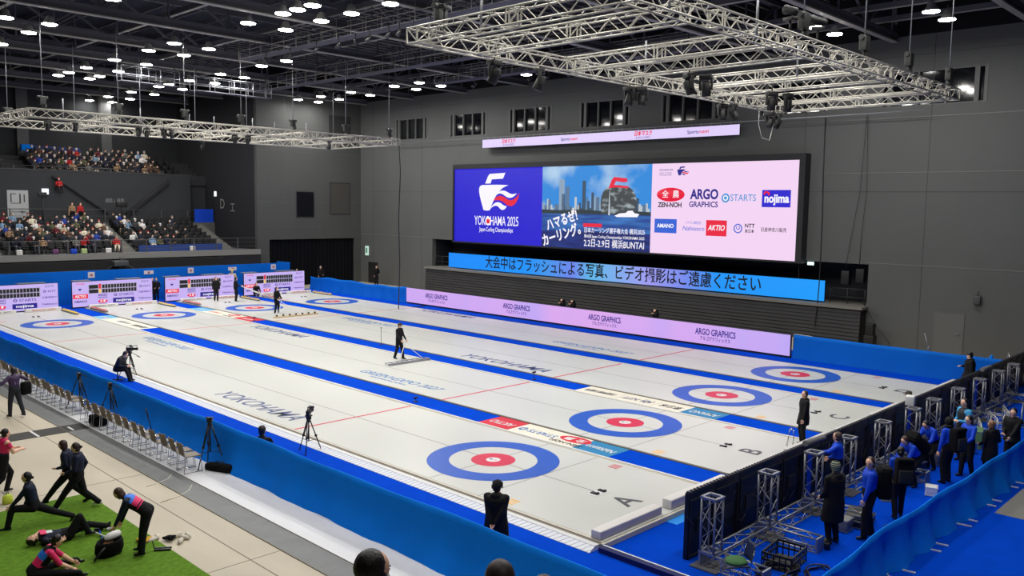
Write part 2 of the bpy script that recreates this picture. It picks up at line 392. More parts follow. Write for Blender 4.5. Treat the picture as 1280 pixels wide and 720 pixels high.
# ================================================================ ICE SHEETS
PW, HW, TEE = 6.0252, 2.2908, 34.747
Y0, Y1 = -5.68, 41.3
NAMES = ['A', 'B', 'C', 'D']
WHERE = ['nearest the white chair row', 'second from the white chair row', 'third from the white chair row', 'next to the lilac advertising wall']
def ringmb(mb, cx, cy, r0, r1, z, mi, n=72, th=.0012):
    P = []
    for i in range(n):
        a = 2 * PI * i / n; P += [(cx + r0 * math.cos(a), cy + r0 * math.sin(a), z), (cx + r1 * math.cos(a), cy + r1 * math.sin(a), z)]
    mb.add(P, [(2 * i, 2 * i + 1, 2 * ((i + 1) % n) + 1, 2 * ((i + 1) % n)) for i in range(n)], mi)
def flat(mb, x0, x1, y0, y1, z, mi=0): mb.add([(x0, y0, z), (x1, y0, z), (x1, y1, z), (x0, y1, z)], [(0, 1, 2, 3)], mi)
for i in range(4):
    cx = i * PW
    sh = thing('curling_sheet', 'white curling ice sheet %s, marked with the letter %s' % (WHERE[i], NAMES[i]), 'curling sheet', (cx, 0, FZ), 0, 'four curling sheets')
    dz = -FZ
    mb = MB(); mb.box(-HW, HW, Y0, Y1, 0, dz); mb.build('ice_surface', ICE, sh)
    mb = MB()   # thin painted lines
    z = dz + .0015
    flat(mb, -.018, .018, -3.66, TEE + 3.66, z)
    for t in (0, TEE): flat(mb, -HW, HW, t - .016, t + .016, z)
    for t in (-1.83, TEE + 1.83): flat(mb, -HW, HW, t - .014, t + .014, z)
    mb.build('painted_line', LINE, sh)
    for t in (6.4, TEE - 6.4):
        mb = MB(); flat(mb, -HW, HW, t - .05, t + .05, dz + .0022); mb.build('hog_line', RED, sh)
    for t in (0, TEE):
        mb = MB()
        ringmb(mb, 0, t, 1.219, 1.829, dz + .003, 0); ringmb(mb, 0, t, .2, .61, dz + .003, 1)
        ho = mb.build('house_rings', [RING_BLUE, RING_RED], sh)
        mb = MB(); ringmb(mb, 0, t, .001, .2, dz + .0035, 0)
        mb.slab([(-.14, 0), (-.10, .03), (-.02, .03), (-.03, -.04), (-.10, -.05)], (0, t, dz + .004), (0, -1, 0), (1, 0, 0), (0, 0, 1), .001, 1)
        mb.slab([(0, .02), (.10, .03), (.14, .01), (.05, -.01)], (0, t, dz + .004), (0, -1, 0), (1, 0, 0), (0, 0, 1), .001, 2)
        mb.build('button_emblem', [WHITE, NAVY_TXT, RING_RED], sh)
        s = -1 if t == 0 else 1     # hacks: two black footholds on a white base
        y = t + s * 3.68
        mb = MB(); mb.box(-.30, .30, y - .14, y + .14, dz, dz + .006, 1)
        for x in (-.14, .14):
            mb.box(x - .055, x + .055, y - .11, y + .10, dz + .006, dz + .03)
            mb.slab([(-.1, 0), (.1, 0), (.1, .05), (.02, .03)], (x - .05, y, dz + .006), (0, s, 0), (0, 0, 1), (1, 0, 0), .10)
        mb.build('hack', [BLACK, WHITE], sh)
        for (x, m) in ((2.0, 0), (-2.0, 1)):
            mb = MB()
            for k in range(3): flat(mb, x - .17 + k * .12, x - .11 + k * .12, t + s * 2.69 - .15, t + s * 2.69 + .15, dz + .002)
            mb.build('corner_mark', (RING_RED, mat('orange_ice_paint', (238, 176, 60), .5))[m if s < 0 else 1 - m], sh)
    text('sheet_letter', NAMES[i], .88, (cx, -4.53, .002), (1, 0, 0), (0, 1, 0), DK_TXT, sh, bold=.012)
    yk = 10.1 if i % 2 == 0 else 24.65; xk = -1.55 if i % 2 == 0 else 1.75
    text('city_lettering', 'YOKOHAMA', .98, (cx + xk, yk, .002), (0, -1, 0), (1, 0, 0), NAVY_TXT, sh, width=5.15, shear=.35, bold=.007)
    yg = 24.65 if i % 2 == 0 else 10.2; xg = 1.7 if i % 2 == 0 else -1.3
    text('event_lettering', 'GREEN×EXPO 2027', .62, (cx + xg, yg, .002), (0, -1, 0), (1, 0, 0), BLUE_TXT, sh, width=5.0, shear=.25, bold=.005)
    text('event_subtitle', 'YOKOHAMA JAPAN', .24, (cx + xg - .42, yg + .2, .002), (0, -1, 0), (1, 0, 0), BLUE_TXT, sh, width=2.3)
# edge kerb of the first sheet with its printed white cover, outer edge of the last
mb = MB(); mb.box(-HW - .10, -HW, Y0, Y1, FZ, -.005, 0); mb.box(-HW - .20, -HW - .10, Y0, Y1, FZ, -.025, 1)
mb.box(-HW - .34, -HW - .20, Y0, Y1, FZ, -.012, 2)
tag(mb.build('sheet_kerb', [mat('beige_foam', (196, 190, 176), .8), mat('brown_edge', (128, 120, 106), .8), WHITE]), 'beige and white kerb along the outer edge of the nearest ice sheet', 'kerb')
mb = MB(); mb.add([(-HW - .34, Y0, -.02), (-HW - .52, Y0, FZ + .01), (-HW - .52, Y1, FZ + .01), (-HW - .34, Y1, -.02),
                   (-HW - .34, Y0, FZ), (-HW - .52, Y0, FZ), (-HW - .52, Y1, FZ), (-HW - .34, Y1, FZ)], [(0, 3, 2, 1), (4, 5, 6, 7), (0, 1, 5, 4), (2, 3, 7, 6), (1, 2, 6, 5), (0, 4, 7, 3)])
tag(mb.build('striped_cable_cover', striped('hatched_white_cover', (228, 230, 232), (168, 174, 186), 9, 'Y', .6, .82, (0, 0, .75))), 'white sloping cable cover with dark diagonal hatching beside the nearest sheet', 'cable cover')
mb = MB(); mb.box(3 * PW + HW, 3 * PW + HW + .12, Y0, Y1, FZ, -.01)
tag(mb.build('sheet_kerb', mat('brown_edge', (128, 120, 106), .8)), 'thin beige kerb along the ice edge below the lilac advertising wall', 'kerb')
# dividers between sheets
RP = mat('red_print', (200, 22, 46), .5); TEAL = mat('teal_print', (24, 120, 170), .5); OFFW = mat('off_white_print', (222, 216, 200), .5); SKY = mat('sky_print', (90, 170, 214), .5)
for i in range(3):
    x0 = i * PW + HW; x1 = (i + 1) * PW - HW
    d = thing('sheet_divider', 'blue carpeted divider strip between sheets %s and %s' % (NAMES[i], NAMES[i + 1]), 'divider', (0, 0, FZ), 0, 'blue dividers between sheets')
    mb = MB(); mb.box(x0 + .25, x1 - .07, Y0, Y1, 0, .085); mb.build('carpet_strip', BLUE_CARPET, d)
    mb = MB(); mb.box(x0, x0 + .17, Y0, Y1, 0, .10); mb.build('grey_edge_foam', mat('grey_edge_foam', (176, 172, 160), .8), d)
    mb = MB(); mb.box(x0 + .17, x0 + .25, Y0, Y1, 0, .115); mb.build('white_edge_strip', WHITE, d)
    mb = MB(); mb.box(x1 - .07, x1, Y0, Y1, 0, .105); mb.build('brown_edge_strip', mat('brown_edge_dark', (104, 96, 82), .8), d)
    def pan(y0, y1, m, body=None, c=None, size=.5, wd=None, oval=False, sub=None):
        mb = MB(); mb.box(x0 + .26, x1 - .08, y0, y1, .085, .093, 0)
        p = mb.build('advert_panel', m, d)
        xm = (x0 + x1) / 2 + .08; ym = (y0 + y1) / 2
        if oval:
            mb = MB(); ringmb(mb, xm + .2, ym, .001, .3, .095, 0); 
            mb.v = [(x, ym + (y - ym) * 1.9, z) for (x, y, z) in mb.v]; mb.build('red_oval', RP, p)
            text('advert_lettering', '全 農', .34, (xm + .2, ym, FZ + .0975), (0, 1, 0), (-1, 0, 0), WHITE, p, bold=.02)
            text('advert_lettering', 'ZEN-NOH', .26, (xm - .27, ym, FZ + .096), (0, 1, 0), (-1, 0, 0), BLACK, p, bold=.02)
        elif body: text('advert_lettering', body, size, (xm, ym, FZ + .096), (0, 1, 0), (-1, 0, 0), c, p, width=wd, bold=.012, shear=.15)
    if i == 0:
        pan(2.05, 3.35, RP, 'AKTIO', WHITE, .45, 1.0); pan(.25, 2.03, OFFW, 'STARTS ◎', BLUE_TXT, .4, 1.5)
        pan(-.62, .23, OFFW, oval=True); pan(-1.95, -.64, TEAL, 'Nabtesco', WHITE, .42, 1.05)
        pan(30.1, 32.2, OFFW, '日産神奈川販売', DK_TXT, .4, 1.7); pan(32.2, 34.4, OFFW, 'NTT 東日本', NAVY_TXT, .4, 1.6); pan(34.4, 35.5, OFFW); pan(35.5, 36.9, SKY, 'AMANO', WHITE, .42, 1.0)
    if i == 1:
        pan(2.5, 4.35, OFFW, '日産神奈川販売', DK_TXT, .36, 1.4); pan(.9, 2.48, OFFW, '(◎) NTT', NAVY_TXT, .45, 1.3); pan(-.35, .88, OFFW, '東日本', DK_TXT, .45, .9)
        pan(-1.75, -.37, TEAL, 'AMANO', WHITE, .48, 1.1)
        pan(29.2, 31.3, RP, 'AKTIO', WHITE, .45, 1.2); pan(31.3, 33.3, OFFW, oval=True); pan(33.3, 35.3, OFFW, 'STARTS', RP, .4, 1.4); pan(35.3, 37.2, SKY, 'Nabtesco', WHITE, .4, 1.2)
for (x, y, h_, l) in ((9.45, 17.6, .85, 'thin black post with a round foot on the divider between sheets B and C'), (8.95, 6.75, .3, 'small black sensor on the divider between B and C by the red line'), (2.9, 6.9, .14, 'tiny black sensor on the divider between A and B by the red line'), (9.0, 29.3, .2, 'small black sensor on the far part of the divider between B and C')):
    mb = MB(); mb.lathe([(.09, 0), (.09, .015), (.02, .03)], (x, y, -.03), 12); mb.tube((x, y, -.03), (x, y, h_ - .03), .012); mb.rbox((x, y, h_ - .03), (.09 if h_ < .5 else .015, .03, .03), 0, bev=.01)
    tag(mb.build('line_sensor', BLACK), l, 'sensor')
# foam bumper boards at the ends of the sheets
bump = mat('white_foam_board', (212, 208, 206), .7); bumps = mat('lilac_grey_board_side', (168, 164, 184), .7)
for i in range(4):
    cx = i * PW
    for (a, b, w_, hh) in ((-2.36, -.1, 'left', .09), (.28, 2.9, 'right', .11)):
        mb = MB(); mb.rbox(((a + b) / 2, 0, hh), ((b - a) / 2, .125, hh), 0, bev=.015)
        o = mb.build('bumper_board', bump, None, (cx, -5.48, .004))
        tag(o, '%s white foam bumper board behind the letter %s at the near end' % ('longer' if w_ == 'left' else 'shorter', NAMES[i]), 'bumper board', 'near end bumper boards')
        MB().box(a + .01, b - .01, -.132, -.124, .02, hh * 2 - .02).build('painted_shade_side', bumps, o)  # lilac-grey slab: shading of the white board's near side, put into its colour
    for (a, b, w_, t_) in ((-2.2, -.35, 'left', 'AMANO  NTT'), (.15, 2.2, 'right', '◎ STARTS  AKTIO')):
        mb = MB(); mb.rbox(((a + b) / 2, 0, .1), ((b - a) / 2, .12, .1), 0, bev=.02)
        o = mb.build('bumper_board', bump, None, (cx, 41.0, 0))
        tag(o, '%s printed white bumper board before the scoreboard of sheet %s' % ('left' if w_ == 'left' else 'right', NAMES[i]), 'bumper board', 'far end bumper boards')
        text('board_lettering', t_, .14, (cx + (a + b) / 2, 40.872, .1), (1, 0, 0), (0, 0, 1), DK_TXT if w_ == 'left' else RP, o, width=1.3)
mb = MB(); mb.box(-.15, .55, -6.05, -5.72, FZ, FZ + .006)
tag(mb.build('cloth_patch', mat('light_blue_patch', (20, 136, 226), .8)), 'small light blue patch on the carpet by the first bumper boards', 'patch')
mb = MB(); mb.box(-2.45, 3.4, -5.76, -5.69, FZ, -.01, 0)
tag(mb.build('floor_edge_strip', mat('beige_foam', (196, 190, 176), .8)), 'beige edge strip below the near end of the first sheet', 'edge strip')
mb = MB(); mb.box(-2.64, -2.5, -10.2, -5.78, FZ, FZ + .11, 0); mb.box(-2.5, -2.46, -10.2, -5.78, FZ, FZ + .12, 1)
tag(mb.build('carpet_edge_step', [mat('navy_step', (6, 22, 84), .8), WHITE]), 'low navy step with a white edge line at the corner of the first sheet', 'edge strip')
# stones
def stone(c, nm):
    t = thing('curling_stone', '', 'curling stone')
    mb = MB(); mb.lathe([(.05, 0), (.10, .003), (.135, .03), (.143, .05), (.143, .07), (.13, .095), (.09, .112), (.02, .114)], n=16)
    mb.build('granite_body', mat('grey_granite', (120, 122, 124), .35, noise=(40, .3)), t)
    mb = MB(); mb.lathe([(.088, .112), (.085, .12), (.02, .124)], n=14); mb.lathe([(.128, .098), (.118, .108), (.09, .118), (.02, .122)], n=14); mb.path([(.0, -.05, .12), (0, -.045, .155), (0, -.02, .17), (0, .07, .172), (0, .09, .168)], .016, 6)
    mb.build('handle', mat(nm, c, .4), t)
    return t
SY = stone((226, 190, 66), 'yellow_handle_plastic'); SR = stone((190, 70, 66), 'red_handle_plastic')
for (proto, nm, xx, sid) in ((SY, 'yellow', HW - .12, 'right'), (SR, 'red', -HW + .14, 'left')):
    first = True
    for i in range(4):
        for k in range(8):
            loc = (i * PW + xx + .0, 38.2 + k * .32, 0)
            lab = '%s-handled curling stone at the far end of sheet %s, %s in its row' % (nm, NAMES[i], ORD[k + 1])
            o = proto if first else copy_tree(proto)
            first = False
            o.location = loc; o['label'] = lab; o['group'] = '%s stones lined up beside the far houses' % nm
# ================================================================ ADVERT WALL, CURTAINS, SCOREBOARDS
def screen_text(name, s, size, o, m, parent, N='x', **k):
    X, Y = ((0, -1, 0), (0, 0, 1)) if N == 'x' else ((1, 0, 0), (0, 0, 1))
    return text(name, s, size, o, X, Y, m, parent, **k)
LIL = glow('lilac_led', (194, 170, 248), .95, (228, 172, 240), .11, (0, 1, 0.1))
PINK = glow('pale_pink_led', (246, 214, 246), .96)
G_NAVY = glow('navy_led', (26, 18, 140), .9); G_BLK = mat('dark_led', (10, 8, 14), .6); G_RED = glow('red_led', (236, 16, 56), .95)
G_WHT = glow('white_led', (250, 246, 255), .98); G_BLUE = glow('blue_led', (44, 96, 214), .95); G_LB = glow('pale_blue_led', (70, 150, 215), .95); G_DB = glow('deep_blue_led', (28, 12, 208), .95)
lw = thing('led_advert_wall', 'long lilac LED advertising wall along the far side of the last sheet', 'advertising board', (0, 0, FZ))
MB().box(22.28, 22.42, 2.3, 31.6, 0, 1.13).build('cabinet', BLACK, lw)
MB().box(22.26, 22.28, 2.32, 31.58, .1, 1.12).build('led_face', LIL, lw)
for k, y in enumerate((28.3, 20.6, 13.6, 6.4)):
    screen_text('sponsor_lettering', 'ARGO GRAPHICS', .46, (22.255, y, .66 + FZ + .06), G_NAVY, lw, width=2.35, bold=.02)
    screen_text('sponsor_lettering', 'アルゴグラフィックス', .24, (22.255, y, .32 + FZ + .06), G_NAVY, lw, width=1.75, bold=.01)
def curtain(name, pts, z0, z1, label, m, amp=.05, flare=.0, fd=(0, 0), n_per=4, sag=.05, seed=1, fold=1.0, group=None):
    """cloth hung over a low barrier along pts"""
    rnd = random.Random(seed); pts = [Vector((p[0], p[1], 0)) for p in pts]
    samp = []
    for a, b in zip(pts[:-1], pts[1:]):
        L = (b - a).length; k = max(2, int(L * n_per))
        for i in range(k): samp.append((a.lerp(b, i / k), (b - a).normalized()))
    samp.append((pts[-1], (pts[-1] - pts[-2]).normalized()))
    ph = [rnd.uniform(0, 6) for _ in range(6)]; rows = 7; F = []; P = []; B = []; s = 0; last = None
    for (p, d) in samp:
        if last is not None: s += (p - last).length
        last = p
        nrm = Vector((-d.y, d.x, 0))
        top = z1 - sag * (.5 + .5 * math.sin(s * 1.9 + ph[0])) - sag * .6 * math.sin(s * .7 + ph[1])
        for j in range(rows):
            t = j / (rows - 1); z = top + (z0 + .004 - top) * t
            w_ = amp * t * (math.sin(s * 3.1 * fold + ph[2] + t) + .6 * math.sin(s * 6.7 * fold + ph[3] - t * 2)) + amp * .25 * math.sin(s * 2 + ph[4])
            q = p + nrm * (w_ * .6) + Vector((fd[0], fd[1], 0)) * (flare * t ** 2.2)
            P.append((q.x, q.y, z))
    n = len(samp)
    for i in range(n - 1):
        for j in range(rows - 1): F.append((i * rows + j, i * rows + j + 1, (i + 1) * rows + j + 1, (i + 1) * rows + j))
    mb = MB(); mb.add(P, F, 0, True)
    # back sheet, so the drape has real depth
    P2 = []
    for i, (p, d) in enumerate(samp):
        nrm = Vector((-d.y, d.x, 0)); bk = -Vector((fd[0], fd[1], 0)).normalized() * .06 if (fd[0] or fd[1]) else nrm * .06
        for j in range(rows): v = Vector(P[i * rows + j]); P2.append(v + bk * (.3 + j / rows))
    mb.add(P2, [tuple(reversed(f)) for f in F], 0, True)
    o = n * rows
    mb.f += [[i * rows, (i + 1) * rows, o + (i + 1) * rows, o + i * rows] for i in range(n - 1)]; mb.m += [0] * (n - 1); mb.sm += [True] * (n - 1)
    ob = mb.build(name, m); tag(ob, label, 'barrier', group); return ob
curtain('cloth_barrier', [(-5.38, -16), (-5.36, -6), (-5.38, 4), (-5.4, 18), (-5.36, 30), (-5.4, 42)], FZ, .99, 'long blue cloth barrier between the grey chairs and the blue carpet', BLUE_CLOTH, .045, .26, (-1, 0), sag=.03, seed=3, fold=.8)
curtain('cloth_barrier', [(22.45, -6.9), (22.42, -2), (22.4, 2.2)], FZ, 1.03, 'blue cloth barrier right of the lilac advertising wall, by the last sheet', BLUE_CLOTH_DK, .03, .1, (-1, 0), sag=.01, seed=5, fold=.7)
curtain('cloth_barrier', [(22.4, 31.7), (22.5, 36), (22.3, 40), (22.4, 44.3)], FZ, .98, 'rumpled blue cloth barrier left of the lilac advertising wall', BLUE_CLOTH_DK, .09, .12, (-1, 0), sag=.08, seed=6, fold=1.5)
curtain('cloth_barrier', [(-3.4, -10.45), (0, -10.28), (4, -10.32), (8, -10.4), (12.5, -10.5), (16, -10.6)], FZ, .79, 'sagging blue cloth barrier in the bottom right corner', BLUE_CLOTH, .12, .2, (0, -1), sag=.03, seed=9, fold=1.5)
# white barrier feet of the right curtain
k = 0
for x in (-1.6, .55, 1.05, 2.55, 3.0, 4.6, 5.05, 6.5, 7.0, 8.5, 9.0, 10.6):
    k += 1
    mb = MB(); mb.box(-.02, .02, -.34, .02, 0, .025); mb.box(-.02, .02, -.02, .02, 0, .06)
    tag(mb.build('barrier_foot', WHITE, None, (x, -10.42, FZ), .15), 'white metal foot sticking out under the right blue barrier, %s from the frame bottom' % ORD[k], 'barrier foot', 'feet of the right barrier')
# far blue fence with small paper notices
mb = MB(); mb.box(-9, 20.7, 44.5, 44.62, FZ, 2.12); mb.box(20.6, 20.7, 44.5, 46.5, FZ, 2.12)
bf = tag(mb.build('backdrop_fence', BLUE_CLOTH_DK), 'tall blue fabric fence behind the scoreboards', 'fence')
mb = MB(); [mb.box(x, x + .02, 44.49, 44.5, FZ, 2.1) for x in [-6 + 3.6 * i for i in range(8)]]; mb.build('fabric_seam', mat('blue_seam', (2, 74, 160), .8), bf)
for k, x in enumerate((5.3, 9.2, 12.3, 15.6, 19.1)):
    mb = MB(); mb.box(-.22 if k % 2 == 0 else -.34, .22 if k % 2 == 0 else .34, -.012, 0, -.2 if k % 2 == 0 else -.13, .2 if k % 2 == 0 else .13)
    n_ = tag(mb.build('paper_notice', mat('notice_paper', (206, 200, 204), .7), None, (x, 44.49, 1.83)), 'small white paper notice on the blue far fence, %s from the left' % ORD[k + 1], 'notice', 'notices on the far fence')
    mb = MB(); mb.box(-.08, .08, -.016, -.012, -.08, .06); mb.build('notice_print', mat('dull_red', (170, 90, 90), .7), n_)
# scoreboards
OX = mat('board_frame', (52, 52, 56), .6)
def scoreboard(x0, i):
    s = thing('scoreboard', 'lilac scoreboard with sponsor names behind the far end of sheet %s' % NAMES[i], 'scoreboard', (x0, 42.2, 0), 0, 'four scoreboards at the far end')
    W = 5.2
    MB().box(0, W, 0, .12, -.06, 1.62).build('board', BLACK, s)
    MB().box(.02, W - .02, -.01, 0, -.03, 1.6).build('lit_face', glow('lilac_board', (206, 184, 250), .9), s)
    MB().box(0, W, -.012, .1, FZ, -.05).build('base_rail', BLACK, s)
    for (nm, z0, z1) in (('score_row', 1.12, 1.36), ('score_row', .82, 1.06)):
        mb = MB(); mb.box(1.02, 4.15, -.018, -.01, z0 - .02, z1 + .02, 1)
        mb.box(1.05, 1.62, -.024, -.018, z0, z1)
        for q in range(12): mb.box(1.88 + q * .188, 2.03 + q * .188, -.024, -.018, z0, z1)
        mb.build(nm, [mat('score_cell', (26, 22, 28), .6), mat('score_strip', (190, 186, 200), .6)], s)
    MB().box(1.66, 1.80, -.03, -.018, 1.10, 1.42).build('team_marker', G_RED, s)
    MB().box(1.66, 1.80, -.03, -.018, .80, 1.08).build('team_marker', glow('yellow_led', (248, 206, 110), .95), s)
    f = lambda st, sz, x, z, m_, wd=None, b=.01: screen_text('sponsor_lettering', st, sz, (x0 + x, 42.183, z), m_, s, 'y', width=wd, bold=b)
    MB().box(.05, .98, -.016, -.01, .5, .78).build('red_panel', G_RED, s)
    MB().box(2.55, 3.95, -.016, -.01, .10, .42).build('navy_panel', G_NAVY, s)
    mb = MB(); mb.lathe([(.3, 0), (.3, .006)], (1.9, -.01, .26), 20, ax=(Vector((1, 0, 0)), Vector((0, 0, .4)), Vector((0, -1, 0)))); mb.build('red_oval', G_RED, s)
    f('AKTIO', .24, .52, .64, G_WHT, .7, .02); f('AMANO', .2, .52, .3, G_NAVY, .8, .02); f('YOKOHAMA', .12, .52, 1.45, G_RED, .55)
    f('ARGO', .22, 1.9, .66, G_NAVY, .6, .02); f('GRAPHICS', .12, 1.9, .5, G_NAVY, .6, .02); f('全 農', .17, 1.9, .26, G_WHT, .36, .02); f('ZEN-NOH', .1, 1.9, .07, G_BLK, .5, .02)
    f('◎ STARTS', .22, 3.25, .62, G_NAVY, 1.3, .01); f('nojima', .24, 3.25, .26, G_WHT, 1.0, .02)
    f('ヨコハマ', .2, 4.68, 1.42, G_NAVY, .5, .01); f('◎ NTT', .18, 4.68, 1.1, G_NAVY, .75, .01); f('日産神奈川', .13, 4.68, .72, G_NAVY, .85); f('Nabtesco', .17, 4.68, .3, G_NAVY, .85)
    mb = MB(); mb.slab([(-.12, .05), (.10, .05), (.03, -.07), (-.07, -.07)], (.5, -.012, 1.1), (1, 0, 0), (0, 0, 1), (0, -1, 0), .004); mb.build('stone_emblem', G_NAVY, s)
    mb = MB(); 
    for (a, b) in ((.2, 1.3), (3.0, 4.6)): mb.box(a, b, .3, .9, 1.6, 1.64); [mb.box(c_ - .02, c_ + .02, .32, .36, FZ, 1.6) for c_ in (a + .05, b - .05)]
    mb.build('rear_table', ALU_DK, s)
for i, x in enumerate((-2.75, 3.27, 9.35, 15.3)): scoreboard(x, i)
# ================================================================ VIDEO WALL
VX = 29.15
vw = thing('video_wall', 'huge three-part video wall on the long grey wall', 'video screen', (VX, 19.8, FZ))
def child(mb, nm, m, par):
    o = mb.build(nm, m); o.parent = par; bpy.context.view_layer.update(); o.matrix_parent_inverse = par.matrix_world.inverted(); return o
mb = MB(); mb.box(VX, XR + .1, 5.2, 34.3, 4.02, 10.12); child(mb, 'cabinet', mat('screen_cabinet', (26, 27, 31), .6), vw)
mb = MB()
for (a, b, c, d) in ((5.2, 34.3, 9.76, 10.12), (5.2, 34.3, 4.02, 4.12), (5.2, 5.55, 4.12, 9.76), (34.14, 34.3, 4.12, 9.76)): mb.box(VX - .12, VX, a, b, c, d)
child(mb, 'frame', mat('screen_cabinet', (26, 27, 31), .6), vw)
dx = VX - .03
def face(y0, y1, z0, z1, m, nm, x=dx, th=.012): return child(MB().box(x - th, x, y0, y1, z0, z1), nm, m, vw)
face(24.8, 34.14, 4.12, 9.76, G_DB, 'display_panel')
face(15.4, 24.8, 4.12, 9.76, glow('sky_picture', (36, 140, 226), .9, (190, 220, 244), .35, (0, 1, 1.3), .45, .75), 'display_panel')
face(5.55, 15.4, 4.12, 9.76, PINK, 'display_panel')
def wt(s, size, y, z, m, **k): return screen_text('screen_lettering', s, size, (dx - .02, y, z), m, vw, 'x', **k)
def shape(pts, y, z, m, nm='screen_emblem', x=dx - .014, th=.006, s=1.0):
    """outline pts in (right, up) metres around (y, z) on the screen"""
    mb = MB(); mb.slab([(a * s, b * s) for a, b in pts], (x, y, z), (0, -1, 0), (0, 0, 1), (-1, 0, 0), th); return child(mb, nm, m, vw)
def bez(pts, n=10):
    out = []
    for (a, b, c, d) in pts:
        for i in range(n):
            t = i / n; out.append(tuple((1 - t) ** 3 * a[k] + 3 * (1 - t) ** 2 * t * b[k] + 3 * (1 - t) * t * t * c[k] + t ** 3 * d[k] for k in (0, 1)))
    return out
# left panel: white curling-stone mark with a waving ribbon
def logo(y, z, s, mw, mr):
    body = bez([((-1.55, .55), (-1.9, .5), (-1.95, .25), (-1.85, -.1)), ((-1.85, -.1), (-1.75, -.5), (-1.55, -.9), (-1.4, -1.3)), ((-1.4, -1.3), (-1.2, -1.36), (-.9, -1.36), (-.7, -1.3)),
                ((-.7, -1.3), (-.3, -.4), (.2, .35), (1.2, .52)), ((1.2, .52), (.4, .58), (-.8, .56), (-1.55, .55))])
    shape(body, y, z, mw, s=s)
    shape([(-1.25, .66), (-.95, 1.2), (-.78, 1.36), (.85, 1.42), (.62, 1.0), (-.55, .96), (-.68, .66)], y, z, mw, s=s)
    shape(bez([((-.15, -.28), (.2, .25), (.75, .2), (1.2, -.02)), ((1.2, -.02), (1.5, -.16), (1.8, -.14), (2.05, -.05)), ((2.05, -.05), (1.6, -.5), (1.2, -.45), (.8, -.22)), ((.8, -.22), (.4, 0), (.1, -.05), (-.15, -.28))]), y, z, mw, s=s)
    shape(bez([((-.35, -.62), (0, -.1), (.6, -.2), (1.0, -.45)), ((1.0, -.45), (1.5, -.7), (1.9, -.5), (2.3, -.05)), ((2.3, -.05), (2.1, -1.0), (1.4, -1.15), (.95, -.85)), ((.95, -.85), (.5, -.55), (.1, -.5), (-.35, -.62))]), y, z, mr, s=s)
    shape(bez([((-.65, -1.2), (-.3, -.65), (.2, -.62), (.55, -.85)), ((.55, -.85), (.7, -.95), (.9, -1.0), (1.05, -1.0)), ((1.05, -1.0), (.8, -1.35), (.5, -1.35), (.25, -1.1)), ((.25, -1.1), (0, -.9), (-.3, -.95), (-.65, -1.2))]), y, z, mw, s=s)
logo(29.4, 7.95, 1.02, G_WHT, G_RED)
wt('YOKOHAMA 2025', 1.0, 29.45, 5.78, G_WHT, width=4.7, bold=.004); wt('Japan Curling Championships', .46, 29.45, 5.14, G_WHT, width=3.6, bold=.002)
mb = MB(); mb.lathe([(.33, 0), (.33, .008)], (dx - .03, 30.28, 5.78), 20, ax=(Vector((0, -1, 0)), Vector((0, 0, 1)), Vector((-1, 0, 0)))); child(mb, 'target_mark', G_WHT, vw)
mb = MB(); mb.lathe([(.19, 0), (.19, .008)], (dx - .04, 30.28, 5.78), 20, ax=(Vector((0, -1, 0)), Vector((0, 0, 1)), Vector((-1, 0, 0)))); child(mb, 'target_mark', G_RED, vw)
# middle panel: harbour skyline with a domed hall, water and lettering
G_SEA = glow('water_picture', (24, 74, 160), .8, (60, 130, 210), 1.2, (0, .35, 3), .4, .7)
G_SEA2 = glow('deep_water_picture', (10, 28, 110), .8, (24, 60, 150), 1.2, (0, .35, 3), .4, .7)
face(15.4, 24.8, 4.12, 6.6, G_SEA, 'water_picture', dx - .012, .003); face(15.4, 24.8, 4.12, 5.3, G_SEA2, 'water_picture', dx - .015, .002)
G_B = [glow('tower_%d' % k, c, .8) for k, c in enumerate(((150, 176, 204), (96, 126, 160), (60, 84, 110), (204, 214, 224)))]
rnd = random.Random(5); sk = [MB() for _ in range(4)]
y = 24.78
while y > 15.6:
    w_ = rnd.uniform(.12, .34); h = rnd.choice((.3, .45, .6, .85, 1.0)) * rnd.uniform(.8, 1.2)
    sk[rnd.randrange(4)].box(dx - .018, dx - .014, max(15.4, y - w_), y, 6.55, 6.62 + h * .9); y -= w_ * .8
for (yy, w_, h, k) in ((23.2, .5, 2.3, 0), (22.6, .35, 1.8, 1), (21.1, .3, 2.2, 2), (20.3, .22, 1.4, 2), (19.9, .3, 1.1, 1), (22.95, .3, 1.3, 2)): sk[k].box(dx - .019, dx - .014, yy - w_, yy, 6.5, 6.55 + h)
for k in range(4): child(sk[k], 'skyline_picture', G_B[k], vw)
shape([(-4.7, -.12), (4.7, -.12), (4.7, .1), (3, .16), (1, .1), (-1, .2), (-3, .12), (-4.7, .16)], 20.1, 6.6, glow('shore_picture', (36, 56, 62), .8), 'skyline_picture', dx - .019, .002)
dome = bez([((-1.35, -.75), (-1.65, .2), (-1.45, .75), (-.95, 1.05)), ((-.95, 1.05), (-.3, 1.25), (.5, 1.25), (1.0, .95)), ((1.0, .95), (1.5, .6), (1.55, 0), (1.3, -.75))])
shape(dome, 18.0, 7.25, glow('dome_picture', (66, 72, 76), .8, (176, 190, 196), 1.6, (0, 1, 2), .5, .7), 'dome_picture', dx - .022, .003)
shape([(-.85, .98), (-.62, 1.5), (-.42, 1.72), (.62, 1.62), (.72, 1.42), (.4, 1.36), (-.25, 1.44), (-.4, 1.2), (.8, 1.1), (.75, .98), (-.3, 1.04)], 18.0, 7.25, G_RED, 'dome_picture', dx - .025, .003)
shape([(-1, 0), (-.6, .16), (-.1, .2), (.1, .34), (.45, .36), (.6, .2), (1.0, .14), (.85, -.06), (-.8, -.08)], 17.3, 6.42, G_WHT, 'boat_picture', dx - .025, .003)
shape([(-.08, -.3), (0, 1.6), (.08, -.3)], 18.75, 6.75, G_B[3], 'skyline_picture', dx - .026, .002)
